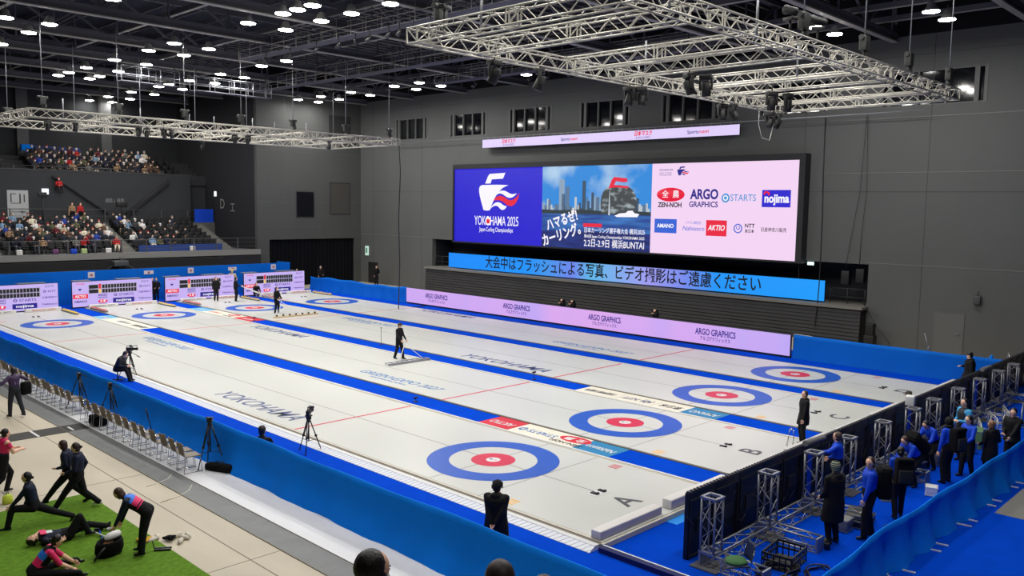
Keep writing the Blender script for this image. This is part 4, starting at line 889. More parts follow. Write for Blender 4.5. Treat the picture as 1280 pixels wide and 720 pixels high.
def person(label, pos, rz, pose, wear, H=1.68, hair=('short', HAIRB), group=None, vox=.016, skin=SKIN, face=True, z=None):
    """pose: joint targets in a local frame (x right, y forward, z up, metres for a 1.70 m figure).
       wear: dict region -> material for head neck chest waist arm forearm hip thigh shin foot"""
    k = H / 1.70
    P = dict(pel=(0, 0, .965), neck=(0, .01, 1.455), look=(0, 1, -.05), hl=(-.26, .04, .80), hr=(.26, .04, .80), fl=(-.10, 0, .085), fr=(.10, 0, .085),
             kl=(0, 1, .1), kr=(0, 1, .1), el=(-.5, -1, 0), er=(.5, -1, 0), tl=(-.12, 1, 0), tr=(.12, 1, 0), sx=(1, 0, 0), hx=(1, 0, 0), coat=0, bulk=1.0, up=None, loose=1.0)
    P.update(pose)
    g = lambda n: Vector(P[n])
    pel, neck, sx, hx = g('pel'), g('neck'), g('sx').normalized(), g('hx').normalized()
    sp = (neck - pel).normalized(); fwd = sx.cross(sp).normalized() * 1.0
    fwd = -fwd if False else fwd
    # with x right and z up, forward = up x right
    fwd = sp.cross(sx).normalized(); fh = sp.cross(hx).normalized()
    B = P['bulk']; prims = []
    mb = MB()
    def cap(a, b, ra, rb, t, n=10):
        a, b = Vector(a), Vector(b); mb.tube(a, b, ra, rb, n=n); mb.ell(a, (ra, ra, ra), 10, 6); mb.ell(b, (rb, rb, rb), 10, 6); prims.append((a, b, ra, rb, t))
    def ring(c, w_, d_, ax, f): return [c + ax * (w_ * math.cos(t)) + f * (d_ * math.sin(t)) for t in [2 * PI * i / 16 for i in range(16)]]
    L = (neck - pel).length; rows = []
    for (t, w_, d_, mixh) in ((-.16, .13, .11, 1), (-.08, .178, .14, 1), (.04, .185, .142, 1), (.22, .172, .13, .8), (.42, .172, .132, .4), (.62, .186, .138, .1), (.80, .20, .132, 0), (.93, .188, .105, 0), (1.0, .11, .08, 0), (1.06, .058, .06, 0)):
        ax = (sx * (1 - mixh) + hx * mixh).normalized(); f = (fwd * (1 - mixh) + fh * mixh).normalized()
        wv = B if t > .1 else (1 + (B - 1) * .6)
        rows.append(ring(pel + sp * (L * t), w_ * wv, d_ * wv, ax, f))
    mb.loft(rows)
    prims.append((pel - sp * .06, pel + sp * .08, .13, .13, 'hip')); prims.append((pel + sp * .08, pel + sp * (L * .45), .125, .12, 'waist')); prims.append((pel + sp * (L * .45), pel + sp * (L * .93), .13, .11, 'chest'))
    prims.append((neck - sp * .14 - sx * .13, neck - sp * .14 + sx * .13, .07, .07, 'chest'))
    look = g('look').normalized(); upv = g('up') if P['up'] else sp
    upv = (upv - look * upv.dot(look)).normalized(); hxv = look.cross(upv).normalized()
    hc = neck + sp * .03 + upv * .118 + look * .02
    cap(neck - sp * .03, hc - upv * .05, .058, .052, 'neck')
    ax = (hxv, look, upv)
    mb.ell(hc + upv * .02, (.079, .097, .102), 16, 10, ax=ax); mb.ell(hc - upv * .045 + look * .018, (.055, .068, .066), 14, 8, ax=ax)
    mb.ell(hc - upv * .02 + look * .093, (.010, .016, .022), 8, 6, ax=ax); mb.ell(hc - upv * .088 + look * .062, (.022, .02, .018), 8, 6, ax=ax)
    for s in (-1, 1): mb.ell(hc + hxv * (s * .075) - upv * .012, (.010, .018, .03), 8, 6, ax=ax)
    prims.append((hc - upv * .05, hc + upv * .03, .09, .10, 'head'))
    la, lf, lt, ls = .285, .25, .43, .42
    ends = {}
    for s, nm in ((-1, 'l'), (1, 'r')):
        sh = neck - sp * .058 + sx * (s * .182 * (1 + (B - 1) * .25)); hd = g('h' + nm)
        el, wr = ik(sh, hd, la, lf, g('e' + nm))
        AB = 1 + (B - 1) * .45; cap(sh - sx * s * .03, sh, .07 * AB, .068 * AB, 'arm'); cap(sh, el, .066 * AB, .055 * AB, 'arm'); cap(el, wr, .054 * AB, .038 * AB, 'forearm')
        ends['h' + nm] = (el, wr)
        hp = pel + hx * (s * .09) - sp * .04; ft = g('f' + nm)
        kn, an = ik(hp, ft, lt, ls, g('k' + nm))
        LW = P['loose']; cap(hp, kn, .108 * LW, .080 * LW, 'thigh'); cap(kn, an, .078 * LW, .062 * LW, 'shin')
        td = g('t' + nm).normalized()
        cap(an - td * .045 - V(0, 0, .035), an + td * .13 - V(0, 0, .05), .040, .032, 'foot', 8)
        ends['f' + nm] = an; ends['k' + nm] = kn
    if P['coat']:
        # skirt of a long coat hanging from the waist
        Lc = P['coat']; dn = V(0, 0, -1) if sp.z > .6 else -sp
        kc = (ends['kl'] + ends['kr']) / 2 - pel; 
        mb.loft([ring(pel + sp * .10, .165 * B, .13 * B, hx, fh), ring(pel + dn * (Lc * .3) + V(kc.x, kc.y, 0) * .15, .19 * B, .155 * B, hx, fh), ring(pel + dn * (Lc * .7) + V(kc.x, kc.y, 0) * .4, .195 * B, .165 * B, hx, fh), ring(pel + dn * Lc + V(kc.x, kc.y, 0) * .55, .20 * B, .17 * B, hx, fh)])
    me = mb.mesh('tmp', [SKIN]); o = bpy.data.objects.new('tmp', me); COL.objects.link(o)
    r = o.modifiers.new('r', 'REMESH'); r.mode = 'VOXEL'; r.voxel_size = vox; r.use_smooth_shade = True
    sm = o.modifiers.new('s', 'SMOOTH'); sm.factor = .5; sm.iterations = 3
    bpy.context.view_layer.update()
    me2 = bpy.data.meshes.new_from_object(o.evaluated_get(bpy.context.evaluated_depsgraph_get()))
    bpy.data.objects.remove(o); bpy.data.meshes.remove(me)
    out = MB(); out.v = [tuple(v.co) for v in me2.vertices]
    mats = []; 
    def mi(m):
        if m not in mats: mats.append(m)
        return mats.index(m)
    base = {'head': skin, 'neck': skin}; base.update(wear)
    cz = pel.z - P['coat'] if P['coat'] else None
    cut = wear.get('_sleeve', 1.0)      # how far down the arm the sleeve reaches
    for p in me2.polygons:
        c = p.center; best = None; bd = 9
        for (a, b, ra, rb, t) in prims:
            d, tt = seg_d(c, a, b); d -= ra + (rb - ra) * tt
            if d < bd: bd = d; best = t; bt = tt
        if best == 'arm' and bt > cut: best = 'bare'
        if P['coat'] and best in ('thigh', 'hip') and (c.z > cz or bd > .035): best = 'coat'
        if P['coat'] and best == 'shin' and bd > .03: best = 'coat'
        m = base.get(best) or (skin if best == 'bare' else base.get('chest'))
        if best == 'chest' and '_back' in wear and (c - pel).dot(fwd) < -.02:
            q = (c - pel).dot(sp) / L; m = wear['_back'](q, (c - pel).dot(sx)) or m
        if best == 'chest' and '_bib' in wear and (c - pel).dot(fwd) > .02 and abs((c - pel - sp * (L * .72)).dot(sx)) < .08 and abs((c - pel).dot(sp) / L - .72) < .14: m = wear['_bib']
        if best == 'waist' and '_low' in wear: m = wear['_low'](c, pel, sp, fwd, L) or m
        out.f.append(list(p.vertices)); out.m.append(mi(m)); out.sm.append(True)
    bpy.data.meshes.remove(me2)
    hm = wear.get('hand', skin)
    for s, nm in ((-1, 'l'), (1, 'r')):
        el, wr = ends['h' + nm]; d = (wr - el).normalized(); inn = (-sx * s); Xh = (inn - d * inn.dot(d))
        Xh = Xh.normalized() if Xh.length > .1 else fwd.cross(d).normalized(); Yh = d.cross(Xh) if s < 0 else Xh.cross(d); Yh.normalize()
        if s > 0: Yh = (-d).cross(-Xh)
        # map hand axes: -Z along the forearm, -X toward the palm side, +Y to the thumb
        th = fwd - d * fwd.dot(d); th = th.normalized() if th.length > .15 else (upv - d * upv.dot(d)).normalized()
        pm = d.cross(th).normalized(); pm = pm if pm.dot(inn) > 0 else -pm
        out.add([wr + pm * (-v[0]) + th * v[1] + (-d) * (v[2] + .0) for v in HAND.v], [list(f) for f in HAND.f], mi(hm), True)
    if face:
        for s in (-1, 1):
            out.ell(hc + look * .083 + hxv * (s * .03) + upv * .008, (.012, .008, .006), 8, 5, mi(EYE), ax=ax)
            out.ell(hc + look * .086 + hxv * (s * .03) + upv * .026, (.016, .006, .004), 8, 5, mi(hair[1] if hair else HAIRB), ax=ax)
        out.ell(hc + look * .084 - upv * .058, (.02, .007, .006), 8, 5, mi(LIP), ax=ax)
    root = thing('person', label, 'person', pos, rz, group)
    root.scale = (k, k, k)
    out.build('body', mats, root)
    if hair:
        st_, hmt = hair; hb = MB(); bk = -look
        if st_ != 'none':
            hb.ell(hc + upv * .034 - look * .024, (.089, .097, .102), 16, 10, ax=ax)
            hb.ell(hc - look * .03 - upv * .025, (.082, .078, .08 if st_ != 'bob' else .10), 14, 8, ax=ax)
        if st_ == 'bob':
            for s in (-1, 1): hb.ell(hc - look * .008 + hxv * (s * .062) - upv * .04, (.028, .062, .085), 10, 8, ax=ax)
        if st_ == 'bun': hb.ell(hc - look * .125 - upv * .01, (.036, .034, .034), 10, 8, ax=ax)
        if st_ == 'pony':
            hb.path([hc - look * .09 + upv * .04, hc - look * .15 + upv * .03, hc - look * .18 - upv * .06, hc - look * .17 - upv * .17], .03, 8, 0, [.026, .036, .03, .01])
        if st_ == 'long':
            hb.loft([ring(hc + V(0, 0, 0) - look * .035 - upv * .02, .082, .07, hxv, look), ring(hc - look * .05 - upv * .12, .085, .055, hxv, look), ring(hc - look * .075 - upv * .22, .075, .03, hxv, look)])
        if st_ == 'beanie': hb.lathe([(.092, -.01), (.098, .03), (.094, .075), (.07, .115), (.03, .132), (.004, .135)], hc + upv * .012 - look * .008, 18, ax=ax)
        if st_ == 'cap':
            hb.lathe([(.09, 0), (.093, .03), (.085, .07), (.05, .10), (.005, .108)], hc + upv * .02 - look * .004, 18, ax=ax)
            hb.slab([(-.06, .08), (-.045, .15), (0, .165), (.045, .15), (.06, .08)], hc + upv * .03, hxv, look, upv, .008)
        if st_ == 'hood':
            hb = MB(); hb.ell(hc + upv * .025 - look * .03, (.105, .115, .125), 16, 10, ax=ax); hb.ell(hc - upv * .10 - look * .03, (.11, .10, .07), 14, 8, ax=ax)
        hb.build('hair' if st_ not in ('beanie', 'cap', 'hood') else st_, hmt, root)
        if st_ in ('beanie', 'cap'):
            h2 = MB(); h2.ell(hc - look * .025 - upv * .01, (.078, .08, .075), 14, 8, ax=ax); h2.build('hair', HAIRB, root)
        if wear.get('_hooddown'):
            h3 = MB(); c_ = neck - sp * .03 - fwd * .085; h3.ell(c_, (.115, .06, .085), 14, 8, ax=(sx, fwd, sp)); h3.build('hood', wear['chest'], root)
    root['_j'] = 0; del root['_j']
    J = dict(neck=neck, pel=pel, sp=sp, sx=sx, fwd=fwd, hc=hc, look=look, upv=upv, k=k, wl=ends['hl'][1], wr=ends['hr'][1], root=root, ends=ends)
    return J
def allwear(top, bottom, shoe, **kw):
    d = dict(chest=top, waist=top, arm=top, forearm=top, coat=top, hip=bottom, thigh=bottom, shin=bottom, foot=shoe); d.update(kw); return d
def world(J, v):
    r = J['root']; q = Matrix.Rotation(r.rotation_euler.z, 3, 'Z') @ (Vector(v) * J['k']); return q + r.location
def backpack(J, label, m, s=1.0, droop=0):
    root = J['root']; c = J['neck'] - J['sp'] * .26 - J['fwd'] * (.115 + .11 * s)
    Rm = Matrix.Rotation(root.rotation_euler.z, 3, 'Z'); ax = [Rm @ a for a in (J['sx'], J['fwd'], J['sp'])]
    loc = world(J, c); t = thing('backpack', label, 'backpack', loc)
    mb = MB(); mb.rbox((0, 0, 0), (.16 * s, .10 * s, .25 * s), 0, ax, .05); mb.build('pack_body', m, t)
    mb = MB(); mb.rbox(-ax[1] * (.11 * s) - ax[2] * (.07 * s), (.13 * s, .035 * s, .13 * s), 0, ax, .025); mb.build('front_pocket', mat('pocket_fabric', (26, 27, 31), .85), t)
    mb = MB(); mb.rbox(-ax[1] * (.03 * s) + ax[2] * (.235 * s), (.15 * s, .09 * s, .04 * s), 0, ax, .03); mb.build('top_flap', m, t)
    for q in (-1, 1):
        mb = MB(); a = ax[0] * (q * .09); mb.path([a + ax[1] * .10 + ax[2] * .2, a + ax[1] * .17 + ax[2] * .25, a + ax[1] * .30 + ax[2] * .22, a * 1.15 + ax[1] * .335 + ax[2] * .05, a * 1.4 + ax[1] * .25 - ax[2] * .1, a * 1.3 + ax[1] * .1 - ax[2] * .16], .015, 6); mb.build('shoulder_strap', mat('strap_black', (30, 30, 32), .8), t)
    mb = MB(); mb.path([ax[2] * .25 * s - ax[0] * .03, ax[2] * (.29 * s), ax[2] * .25 * s + ax[0] * .03], .008, 5); mb.build('grab_loop', BLACK, t)
    return t
def decal(J, nm, pts, c, ax, up, n, m, th=.004):
    mb = MB(); mb.slab(pts, c, ax, up, n, th); return mb.build(nm, m, J['root'])
NAVY = mat('navy_jacket', (22, 30, 52), .7, bump=(14, .15), spec=.25); BLK = mat('black_coat', (17, 17, 19), .75, bump=(12, .2), spec=.25); BLKT = mat('black_trousers', (22, 22, 26), .8, spec=.2)
RBLUE = mat('royal_blue_jacket', (14, 70, 206), .6, spec=.3); MAGENTA = mat('magenta_cloth', (232, 30, 104), .6); SKYC = mat('sky_blue_cloth', (38, 120, 232), .6); PURP = mat('purple_jacket', (52, 30, 72), .65)
CYAN = mat('cyan_sleeve', (60, 160, 216), .6); SHOE = mat('black_shoe', (14, 14, 15), .5); SHOEW = mat('white_shoe', (214, 214, 212), .5); WHT = mat('white_cloth', (226, 224, 222), .7)
DN = mat('dark_denim', (22, 27, 38), .8)
def H_(dx, dy): return math.atan2(dy, dx) - PI / 2    # rotation so that local +Y points along (dx, dy)
SB = dict(chest=None)
F0 = FZ
# ---- on and around the ice
J = person('person in a hooded black coat with hands clasped behind the back', (-4.6, -4.75, F0), H_(.8, .45),
           dict(coat=.42, bulk=1.32, hl=(-.05, -.23, .93), hr=(.05, -.24, .95), el=(-1, -.4, 0), er=(1, -.4, 0), look=(.5, 1, -.05)), allwear(BLK, BLKT, SHOE, _hooddown=1), 1.68, ('beanie', mat('dark_knit', (24, 24, 28), .9)))
mb = MB(); mb.path([J['hc'] + V(-.1, 0, -.02), J['hc'] + V(-.1, 0, .1), J['hc'] + V(0, -.02, .15), J['hc'] + V(.1, 0, .1), J['hc'] + V(.1, 0, -.02)], .011); mb.rbox(J['hc'] + V(-.1, 0, 0), (.02, .035, .04), 0, bev=.01); mb.build('headset', BLACK, J['root'])
J = person('person in a dark hooded coat standing between the letters B and C', (7.82, -5.22, 0.0), H_(-.75, .66),
           dict(coat=.30, bulk=1.1, hl=(-.22, .12, .84), hr=(.26, .02, .82), look=(-.3, 1, .05)), allwear(BLK, BLKT, SHOE, _hooddown=1), 1.62, ('short', mat('greying_hair', (60, 56, 54), .6)))
mb = MB()
for (a, b) in (((-.1, 0), (.1, 0)), ((.1, 0), (-.1, 0))): mb.tube((a[0], 0, 0), (b[0] * .4, 0, .5), .011); mb.tube((a[0], .18, 0), (b[0] * .4, .12, .5), .011)
mb.path([(-.04, 0, .5), (-.05, .06, .56), (-.04, .12, .5)], .012); mb.path([(.04, 0, .5), (.05, .06, .56), (.04, .12, .5)], .012)
tag(mb.build('folding_stool', CHROME, None, (7.4, -5.12, 0.0), .6), 'small chrome folding frame held beside the person between letters B and C', 'folding stool')
J = person('person in black pushing a wide ice scraper frame on the third sheet near the middle', (7.55, 13.75, 0), H_(.30, -.95),
           dict(bulk=1.05, hl=(-.23, .22, .93), hr=(.24, .26, .95), fl=(-.10, .16, .085), fr=(.1, -.18, .1), look=(.1, 1, -.15)), allwear(BLK, BLKT, SHOE), 1.64, ('cap', BLACK))
decal(J, 'jacket_logo', [(-.03, -.012), (.03, -.012), (.03, .012), (-.03, .012)], (.07, .125, 1.28), (1, 0, 0), (0, 0, 1), (0, 1, 0), WHT)
def scraper(label, a, b, hands, m, knobs=0):
    t = thing('ice_scraper', label, 'ice scraper')
    a, b = Vector(a), Vector(b); d = (b - a).normalized()
    mb = MB(); mb.rbox((a + b) / 2 + V(0, 0, .05), ((b - a).length / 2, .05, .045), 0, (d, Vector((-d.y, d.x, 0)), Vector((0, 0, 1))), .01); mb.build('blade_bar', m, t)
    n_ = 8
    if knobs:
        for i in range(knobs): p = a.lerp(b, (i + .5) / knobs); MB().ell(p + V(0, 0, .14), (.07, .07, .06), 8, 6).build('weight_knob', mat('dark_knob', (60, 44, 36), .5), t)
    else:
        nn = Vector((-d.y, d.x, 0)) * .28
        mb = MB(); mb.tube(a + nn + V(0, 0, .08), b + nn + V(0, 0, .08), .02)
        for i in range(n_ + 1): p = a.lerp(b, i / n_); mb.tube(p + V(0, 0, .08), p + nn + V(0, 0, .08), .015)
        mb.build('frame_tubes', ALU_DK, t)
    for (f, h) in hands: MB().tube(a.lerp(b, f) + V(0, 0, .08), h, .016).build('push_handle', WHITE, t)
    return t
scraper('wide grey ice scraper pushed over the second sheet towards the near houses', (6.2, 12.75, 0), (8.5, 12.75, 0), [(.25, world(J, J['wl'])), (.85, world(J, J['wr']))], ALU_DK)
J = person('person in black pushing a long wooden scraper by the far hog line of sheet three', (11.6, 31.2, 0), H_(.35, -.93), dict(bulk=1.05, hl=(-.2, .26, .96), hr=(.24, .24, .98), fl=(-.12, .06, .085), fr=(.12, -.04, .085)),
           allwear(BLK, BLKT, SHOEW), 1.66, ('short', HAIRB), vox=.022, face=False)
scraper('long pale wooden ice scraper with a row of dark knobs on the third sheet', (10.3, 29.35, 0), (13.4, 29.35, 0), [(.1, world(J, J['wl'])), (.6, world(J, J['wr']))], mat('pale_wood', (206, 180, 138), .6), 7)
person('person in black standing before the scoreboard of sheet C, left of two', (11.95, 39.9, 0), H_(-.2, -1), dict(bulk=1.05), allwear(BLK, BLKT, SHOE), 1.66, ('short', HAIRB), vox=.024, face=False)
Jb = person('person in black holding a long pole before the scoreboard of sheet C, right of two', (12.85, 38.8, 0), H_(1, -.3), dict(bulk=1.05, hr=(.15, .35, 1.1), hl=(-.1, .35, 1.1)), allwear(BLK, BLKT, SHOE), 1.68, ('short', HAIRB), vox=.024, face=False)
mb = MB(); a_ = world(Jb, Jb['wr']); mb.tube(a_, (15.2, 37.2, .1), .025); mb.tube(a_ + V(0, .15, 0), (15.0, 37.5, .1), .02); tag(mb.build('ice_broom', WHITE), 'long white pole held by the person before the scoreboard of sheet C', 'broom')
person('person in black crouching before the scoreboard of sheet D', (15.35, 40.5, 0), H_(-.2, -1), dict(pel=(0, -.08, .32), neck=(0, .12, .82), fl=(-.13, .05, .085), fr=(.13, .05, .085), hl=(-.15, .4, .45), hr=(.15, .4, .45), kl=(-.3, 1, .8), kr=(.3, 1, .8)), allwear(BLK, BLKT, SHOE), 1.68, ('short', HAIRB), vox=.024, face=False)
# camera operator seated by the sheet
SO = (-3.25, 17.75, F0)
J = person('person in dark clothes seated bent forward on a stool beside a camera', SO, H_(.62, -.79), dict(pel=(0, 0, .50), neck=(0, .24, .96), look=(0, 1, -.9), hl=(-.08, .42, .62), hr=(.08, .42, .62), fl=(-.1, .50, .085), fr=(.1, .56, .085), kl=(0, .3, 1), kr=(0, .3, 1), bulk=1.1, up=(0, .6, .8)),
           allwear(mat('charcoal_jacket', (30, 31, 35), .8), BLKT, SHOE), 1.70, ('short', HAIRB), vox=.018)
mb = MB(); mb.lathe([(.17, .40), (.18, .42), (.17, .45), (.05, .455)], n=16); mb.tube((0, 0, .03), (0, 0, .40), .025)
for i in range(5): a = i * 2 * PI / 5; mb.tube((0, 0, .06), (.26 * math.cos(a), .26 * math.sin(a), .03), .02); mb.ell((.26 * math.cos(a), .26 * math.sin(a), .025), (.025, .025, .025), 8, 6)
tag(mb.build('stool', BLACK, None, SO), 'black swivel stool under the seated camera person', 'stool')
def tripod(label, loc, h, rz=0, spread=.42, handle=0, group='camera tripods'):
    t = thing('tripod', label, 'tripod', loc, rz, group)
    for i in range(3):
        a = i * 2 * PI / 3 + .5; ft = V(spread * math.cos(a), spread * math.sin(a), .02); top = V(.05 * math.cos(a), .05 * math.sin(a), h * .84); mid = top.lerp(ft, .5); s = V(-math.sin(a), math.cos(a), 0) * .022
        mb = MB(); mb.tube(top + s, mid + s * .8, .014); mb.tube(top - s, mid - s * .8, .014); mb.rbox(mid, (.02, .035, .03), 0, bev=.005); mb.tube(mid, ft, .017, .014); mb.ell(ft, (.03, .03, .02), 8, 6); mb.build('leg', BLACK, t)
        if i == 0: b0 = V(0, 0, h * .3)
        mb = MB(); mb.tube((0, 0, h * .3), top.lerp(ft, .62), .008); mb.build('spreader_arm', BLACK, t)
    mb = MB(); mb.tube((0, 0, h * .30), (0, 0, h * .86), .02); mb.lathe([(.06, h * .82), (.065, h * .86), (.04, h * .9)], n=10); mb.build('centre_column', BLACK, t)
    mb = MB(); mb.rbox((0, 0, h * .94), (.05, .07, .05), 0, bev=.015); mb.rbox((0, 0, h * .995), (.04, .1, .015), 0, bev=.004); mb.build('fluid_head', mat('dark_metal', (34, 35, 36), .35, .3), t)
    if handle: mb = MB(); mb.tube((.04, -.05, h * .96), (.08, -.5, h * (.96 if handle == 1 else .8)), .012); mb.tube((.06, -.35, h * (.96 if handle == 1 else .84)), (.08, -.5, h * (.96 if handle == 1 else .8)), .018); mb.build('pan_handle', BLACK, t)
    return t
def video_camera(label, loc, rz):
    t = thing('video_camera', label, 'video camera', loc, rz, 'video cameras on tripods'); t.scale = (.88, .88, .88)
    mb = MB(); mb.rbox((0, 0, .09), (.055, .15, .08), 0, bev=.02); mb.build('camera_body', BLACK, t)
    mb = MB(); mb.lathe([(.05, .14), (.06, .2), (.06, .28), (.075, .3), (.075, .36)], (0, 0, .09), 14, ax=(V(1, 0, 0), V(0, 0, -1), V(0, 1, 0))); mb.build('lens', mat('lens_black', (12, 12, 14), .2), t)
    mb = MB(); mb.path([(0, -.12, .17), (0, -.10, .23), (0, .08, .24), (0, .13, .17)], .016); mb.build('top_handle', BLACK, t)
    mb = MB(); mb.rbox((.10, .05, .25), (.06, .05, .04), 0, bev=.01); mb.tube((.02, .05, .22), (.08, .05, .24), .012); mb.build('viewfinder', BLACK, t)
    mb = MB(); mb.tube((-.06, .1, .22), (-.06, .36, .22), .016); mb.build('microphone', BLACK, t)
tripod('black tripod carrying a video camera beside the seated camera person', (-2.55, 18.3, F0), 1.02, .3, .42, 2); video_camera('black video camera on the tripod beside the seated camera person', (-2.55, 18.3, F0 + 1.03), H_(.9, -.4))
tripod('tall black tripod with a video camera standing near the first red hog line', (-3.06, 4.4, F0), 1.06, 1.3, .36, 0); video_camera('black video camera on the tripod near the first red hog line', (-3.06, 4.4, F0 + 1.07), H_(.75, .66))
tripod('empty black tripod nearest the end of the grey chair row', (-5.72, 5.0, F0), 1.34, .8, .40, 0); tripod('empty black tripod farthest along behind the grey chairs', (-5.9, 14.1, F0), 1.2, 0, .42, 1); tripod('empty black tripod in the middle of the grey chair row', (-5.78, 11.7, F0), 1.22, 0, .42, 1)
mb = MB(); mb.tube((-5.55, 9.05, F0), (-5.62, 9.35, .62), .014, n=8); mb.tube((-5.60, 9.25, .42), (-5.62, 9.35, .66), .02, n=8); tag(mb.build('monopod', BLACK), 'thin black monopod leaning against the blue barrier behind the chairs', 'monopod')
person('person seated on the carpet behind the long blue barrier, only dark hair showing', (-4.75, 4.05, F0), H_(.8, .6), dict(pel=(0, 0, .18), neck=(0, .05, .70), fl=(-.15, .62, .085), fr=(.15, .62, .085), kl=(-.2, .2, 1), kr=(.2, .2, 1), hl=(-.1, .45, .4), hr=(.1, .45, .4)), allwear(BLK, BLKT, SHOE), 1.95, ('short', HAIRB), vox=.02)
# behind the near-end fence
person('person in dark clothes and cap, only head showing over the black panel fence', (12.0, -6.75, F0), H_(-.3, .95), dict(pel=(0, -.12, .66), neck=(0, .0, 1.12), fl=(-.1, .05, .085), fr=(.1, .05, .085), hl=(-.12, .35, .8), hr=(.12, .35, .8)), allwear(BLK, BLKT, SHOE), 1.70, ('cap', mat('olive_cap', (66, 60, 48), .8)), vox=.018)
person('person in black hooded jacket and cap beyond the fence at the far right', (18.9, -6.55, F0), H_(-.45, .9), dict(bulk=1.35, coat=.14, hl=(-.34, .0, .84), hr=(.22, .22, 1.18)), allwear(BLK, BLKT, SHOE, _hooddown=1), 1.82, ('cap', BLACK), vox=.018)
# ---- right side area
Z = F0
J = person('person in a royal blue jacket with a large black backpack, nearest the right blue barrier', (2.25, -9.35, Z), H_(-.55, .83), dict(bulk=1.12, loose=1.1, hl=(-.24, .16, .84), hr=(.30, .02, .80), look=(-.75, .6, -.1), fl=(-.13, .1, .085), fr=(.12, -.1, .085)), allwear(RBLUE, BLKT, SHOE), 1.78, ('short', HAIRBR), vox=.014)
backpack(J, 'large black backpack worn by the person in royal blue nearest the right barrier', BLACK_MATT, 1.3)
J = person('person in a long black coat and grey striped beanie beside a truss tower', (1.38, -8.95, Z), H_(.35, .93), dict(bulk=1.25, coat=.48, hl=(-.16, .2, .95), hr=(.16, .2, .95), look=(.5, 1, 0)), allwear(BLK, BLKT, SHOE, _hooddown=1), 1.76, ('beanie', striped('striped_knit', (48, 52, 48), (168, 176, 150), 26, 'Z', .9, .6)), vox=.014)
J = person('person in blue walking away with a black backpack and a pale tote bag', (4.0, -9.35, Z), H_(.75, .62), dict(hl=(-.24, .1, .85), hr=(.3, .1, .9), fl=(-.1, -.12, .09), fr=(.12, .14, .085), look=(.4, 1, -.1)), allwear(RBLUE, BLKT, SHOE), 1.66, ('bun', HAIRB), vox=.016)
backpack(J, 'black backpack worn by the person walking away in the middle of the right area', BLACK_MATT, 1.2)
mb = MB(); mb.rbox((0, 0, 0), (.06, .13, .15), 0, bev=.03); mb.path([(0, -.08, .14), (0, -.05, .3), (0, .05, .3), (0, .08, .14)], .01); tag(mb.build('tote_bag', mat('pale_grey_bag', (150, 156, 160), .7), None, world(J, J['wl']) - V(.02, .02, .36), .5), 'pale grey tote bag hanging from the hand of the walking person', 'bag')
J = person('person in a blue printed shirt leaning an arm on the black fence', (4.05, -7.85, Z), H_(-.3, .95), dict(bulk=1.05, hl=(-.36, .42, 1.26), hr=(.24, .2, 1.0), el=(-1, -.3, -.2), look=(.1, 1, 0)), allwear(RBLUE, BLKT, SHOE), 1.70, ('short', mat('grey_brown_hair', (76, 62, 54), .6)), vox=.016)
for k in range(3): decal(J, 'printed_number', [(-.055, -.03), (.055, -.03), (.055, .03), (-.055, .03)], J['neck'] - J['sp'] * (.14 + .09 * k) - J['fwd'] * .128, (1, 0, 0), (0, 0, 1), (0, -1, 0), mat('pale_print', (150, 176, 226), .6))
J = person('person in blue bending over the cases with a big black pack', (6.7, -8.75, Z), H_(-.8, .35), dict(pel=(0, -.12, .80), neck=(0, .26, 1.14), look=(0, 1, -.6), hl=(-.15, .5, .62), hr=(.2, .48, .6), kl=(0, 1, .1), fl=(-.14, .05, .085), fr=(.14, -.1, .085), up=(0, .3, 1)), allwear(RBLUE, BLKT, SHOE), 1.66, ('short', HAIRBR), vox=.018)
backpack(J, 'big black pack on the back of the person bending over the cases', BLACK_MATT, 1.25)
J = person('person in a royal blue jacket bending left behind the cases, dark hair down', (8.55, -8.6, Z), H_(-.75, .3), dict(pel=(0, -.12, .84), neck=(0, .2, 1.22), look=(0, 1, -.7), hl=(-.15, .5, .8), hr=(.15, .5, .8), up=(0, .3, 1)), allwear(RBLUE, BLKT, SHOE), 1.64, ('short', HAIRB), vox=.018)
J = person('person with a black backpack and blue top seen from behind in the busy right area', (7.6, -9.3, Z), H_(.35, .93), dict(bulk=1.05, hl=(-.3, .05, .85), hr=(.3, .05, .85), look=(.1, 1, -.25), fl=(-.13, 0, .085), fr=(.13, .05, .085)), allwear(RBLUE, BLKT, SHOE), 1.72, ('hood', BLK), vox=.016)
backpack(J, 'black backpack with straps on the person in the centre of the busy right area', BLACK_MATT, 1.2)
J = person('person in a royal blue jacket facing left beside the black backpack wearer', (8.6, -9.5, Z), H_(-.85, .5), dict(hl=(-.18, .32, 1.0), hr=(.18, .34, 1.02), look=(0, 1, -.2), fl=(-.1, -.08, .085), fr=(.1, .12, .085)), allwear(RBLUE, BLKT, SHOE), 1.66, ('long', HAIRB), vox=.016)
J = person('taller person in a black vest with pale blue sleeves, facing left by the cases', (10.05, -8.95, Z), H_(-.8, .55), dict(bulk=1.1, hl=(-.12, .26, 1.15), hr=(.30, .1, .95), look=(-.2, 1, -.1)), allwear(mat('dark_vest', (30, 34, 44), .7), BLKT, SHOE, arm=CYAN, forearm=CYAN), 1.80, ('short', HAIRB), vox=.016)
J = person('person with light brown hair in a black coat seen from behind near the right barrier', (8.75, -10.0, Z), H_(.5, .85), dict(bulk=1.15, coat=.42, hl=(-.2, .2, 1.0), hr=(.2, .2, 1.0)), allwear(BLK, BLKT, SHOE, _hooddown=1), 1.58, ('bob', HAIRBL), vox=.016)
J = person('person in black with a white pass, hand on the right blue barrier', (10.2, -10.15, Z), H_(-.75, .15), dict(bulk=1.1, coat=.15, hl=(-.1, .36, .96), hr=(.1, .3, 1.05), look=(-.2, 1, -.25)), allwear(BLK, BLKT, SHOE), 1.72, ('short', HAIRB), vox=.016)
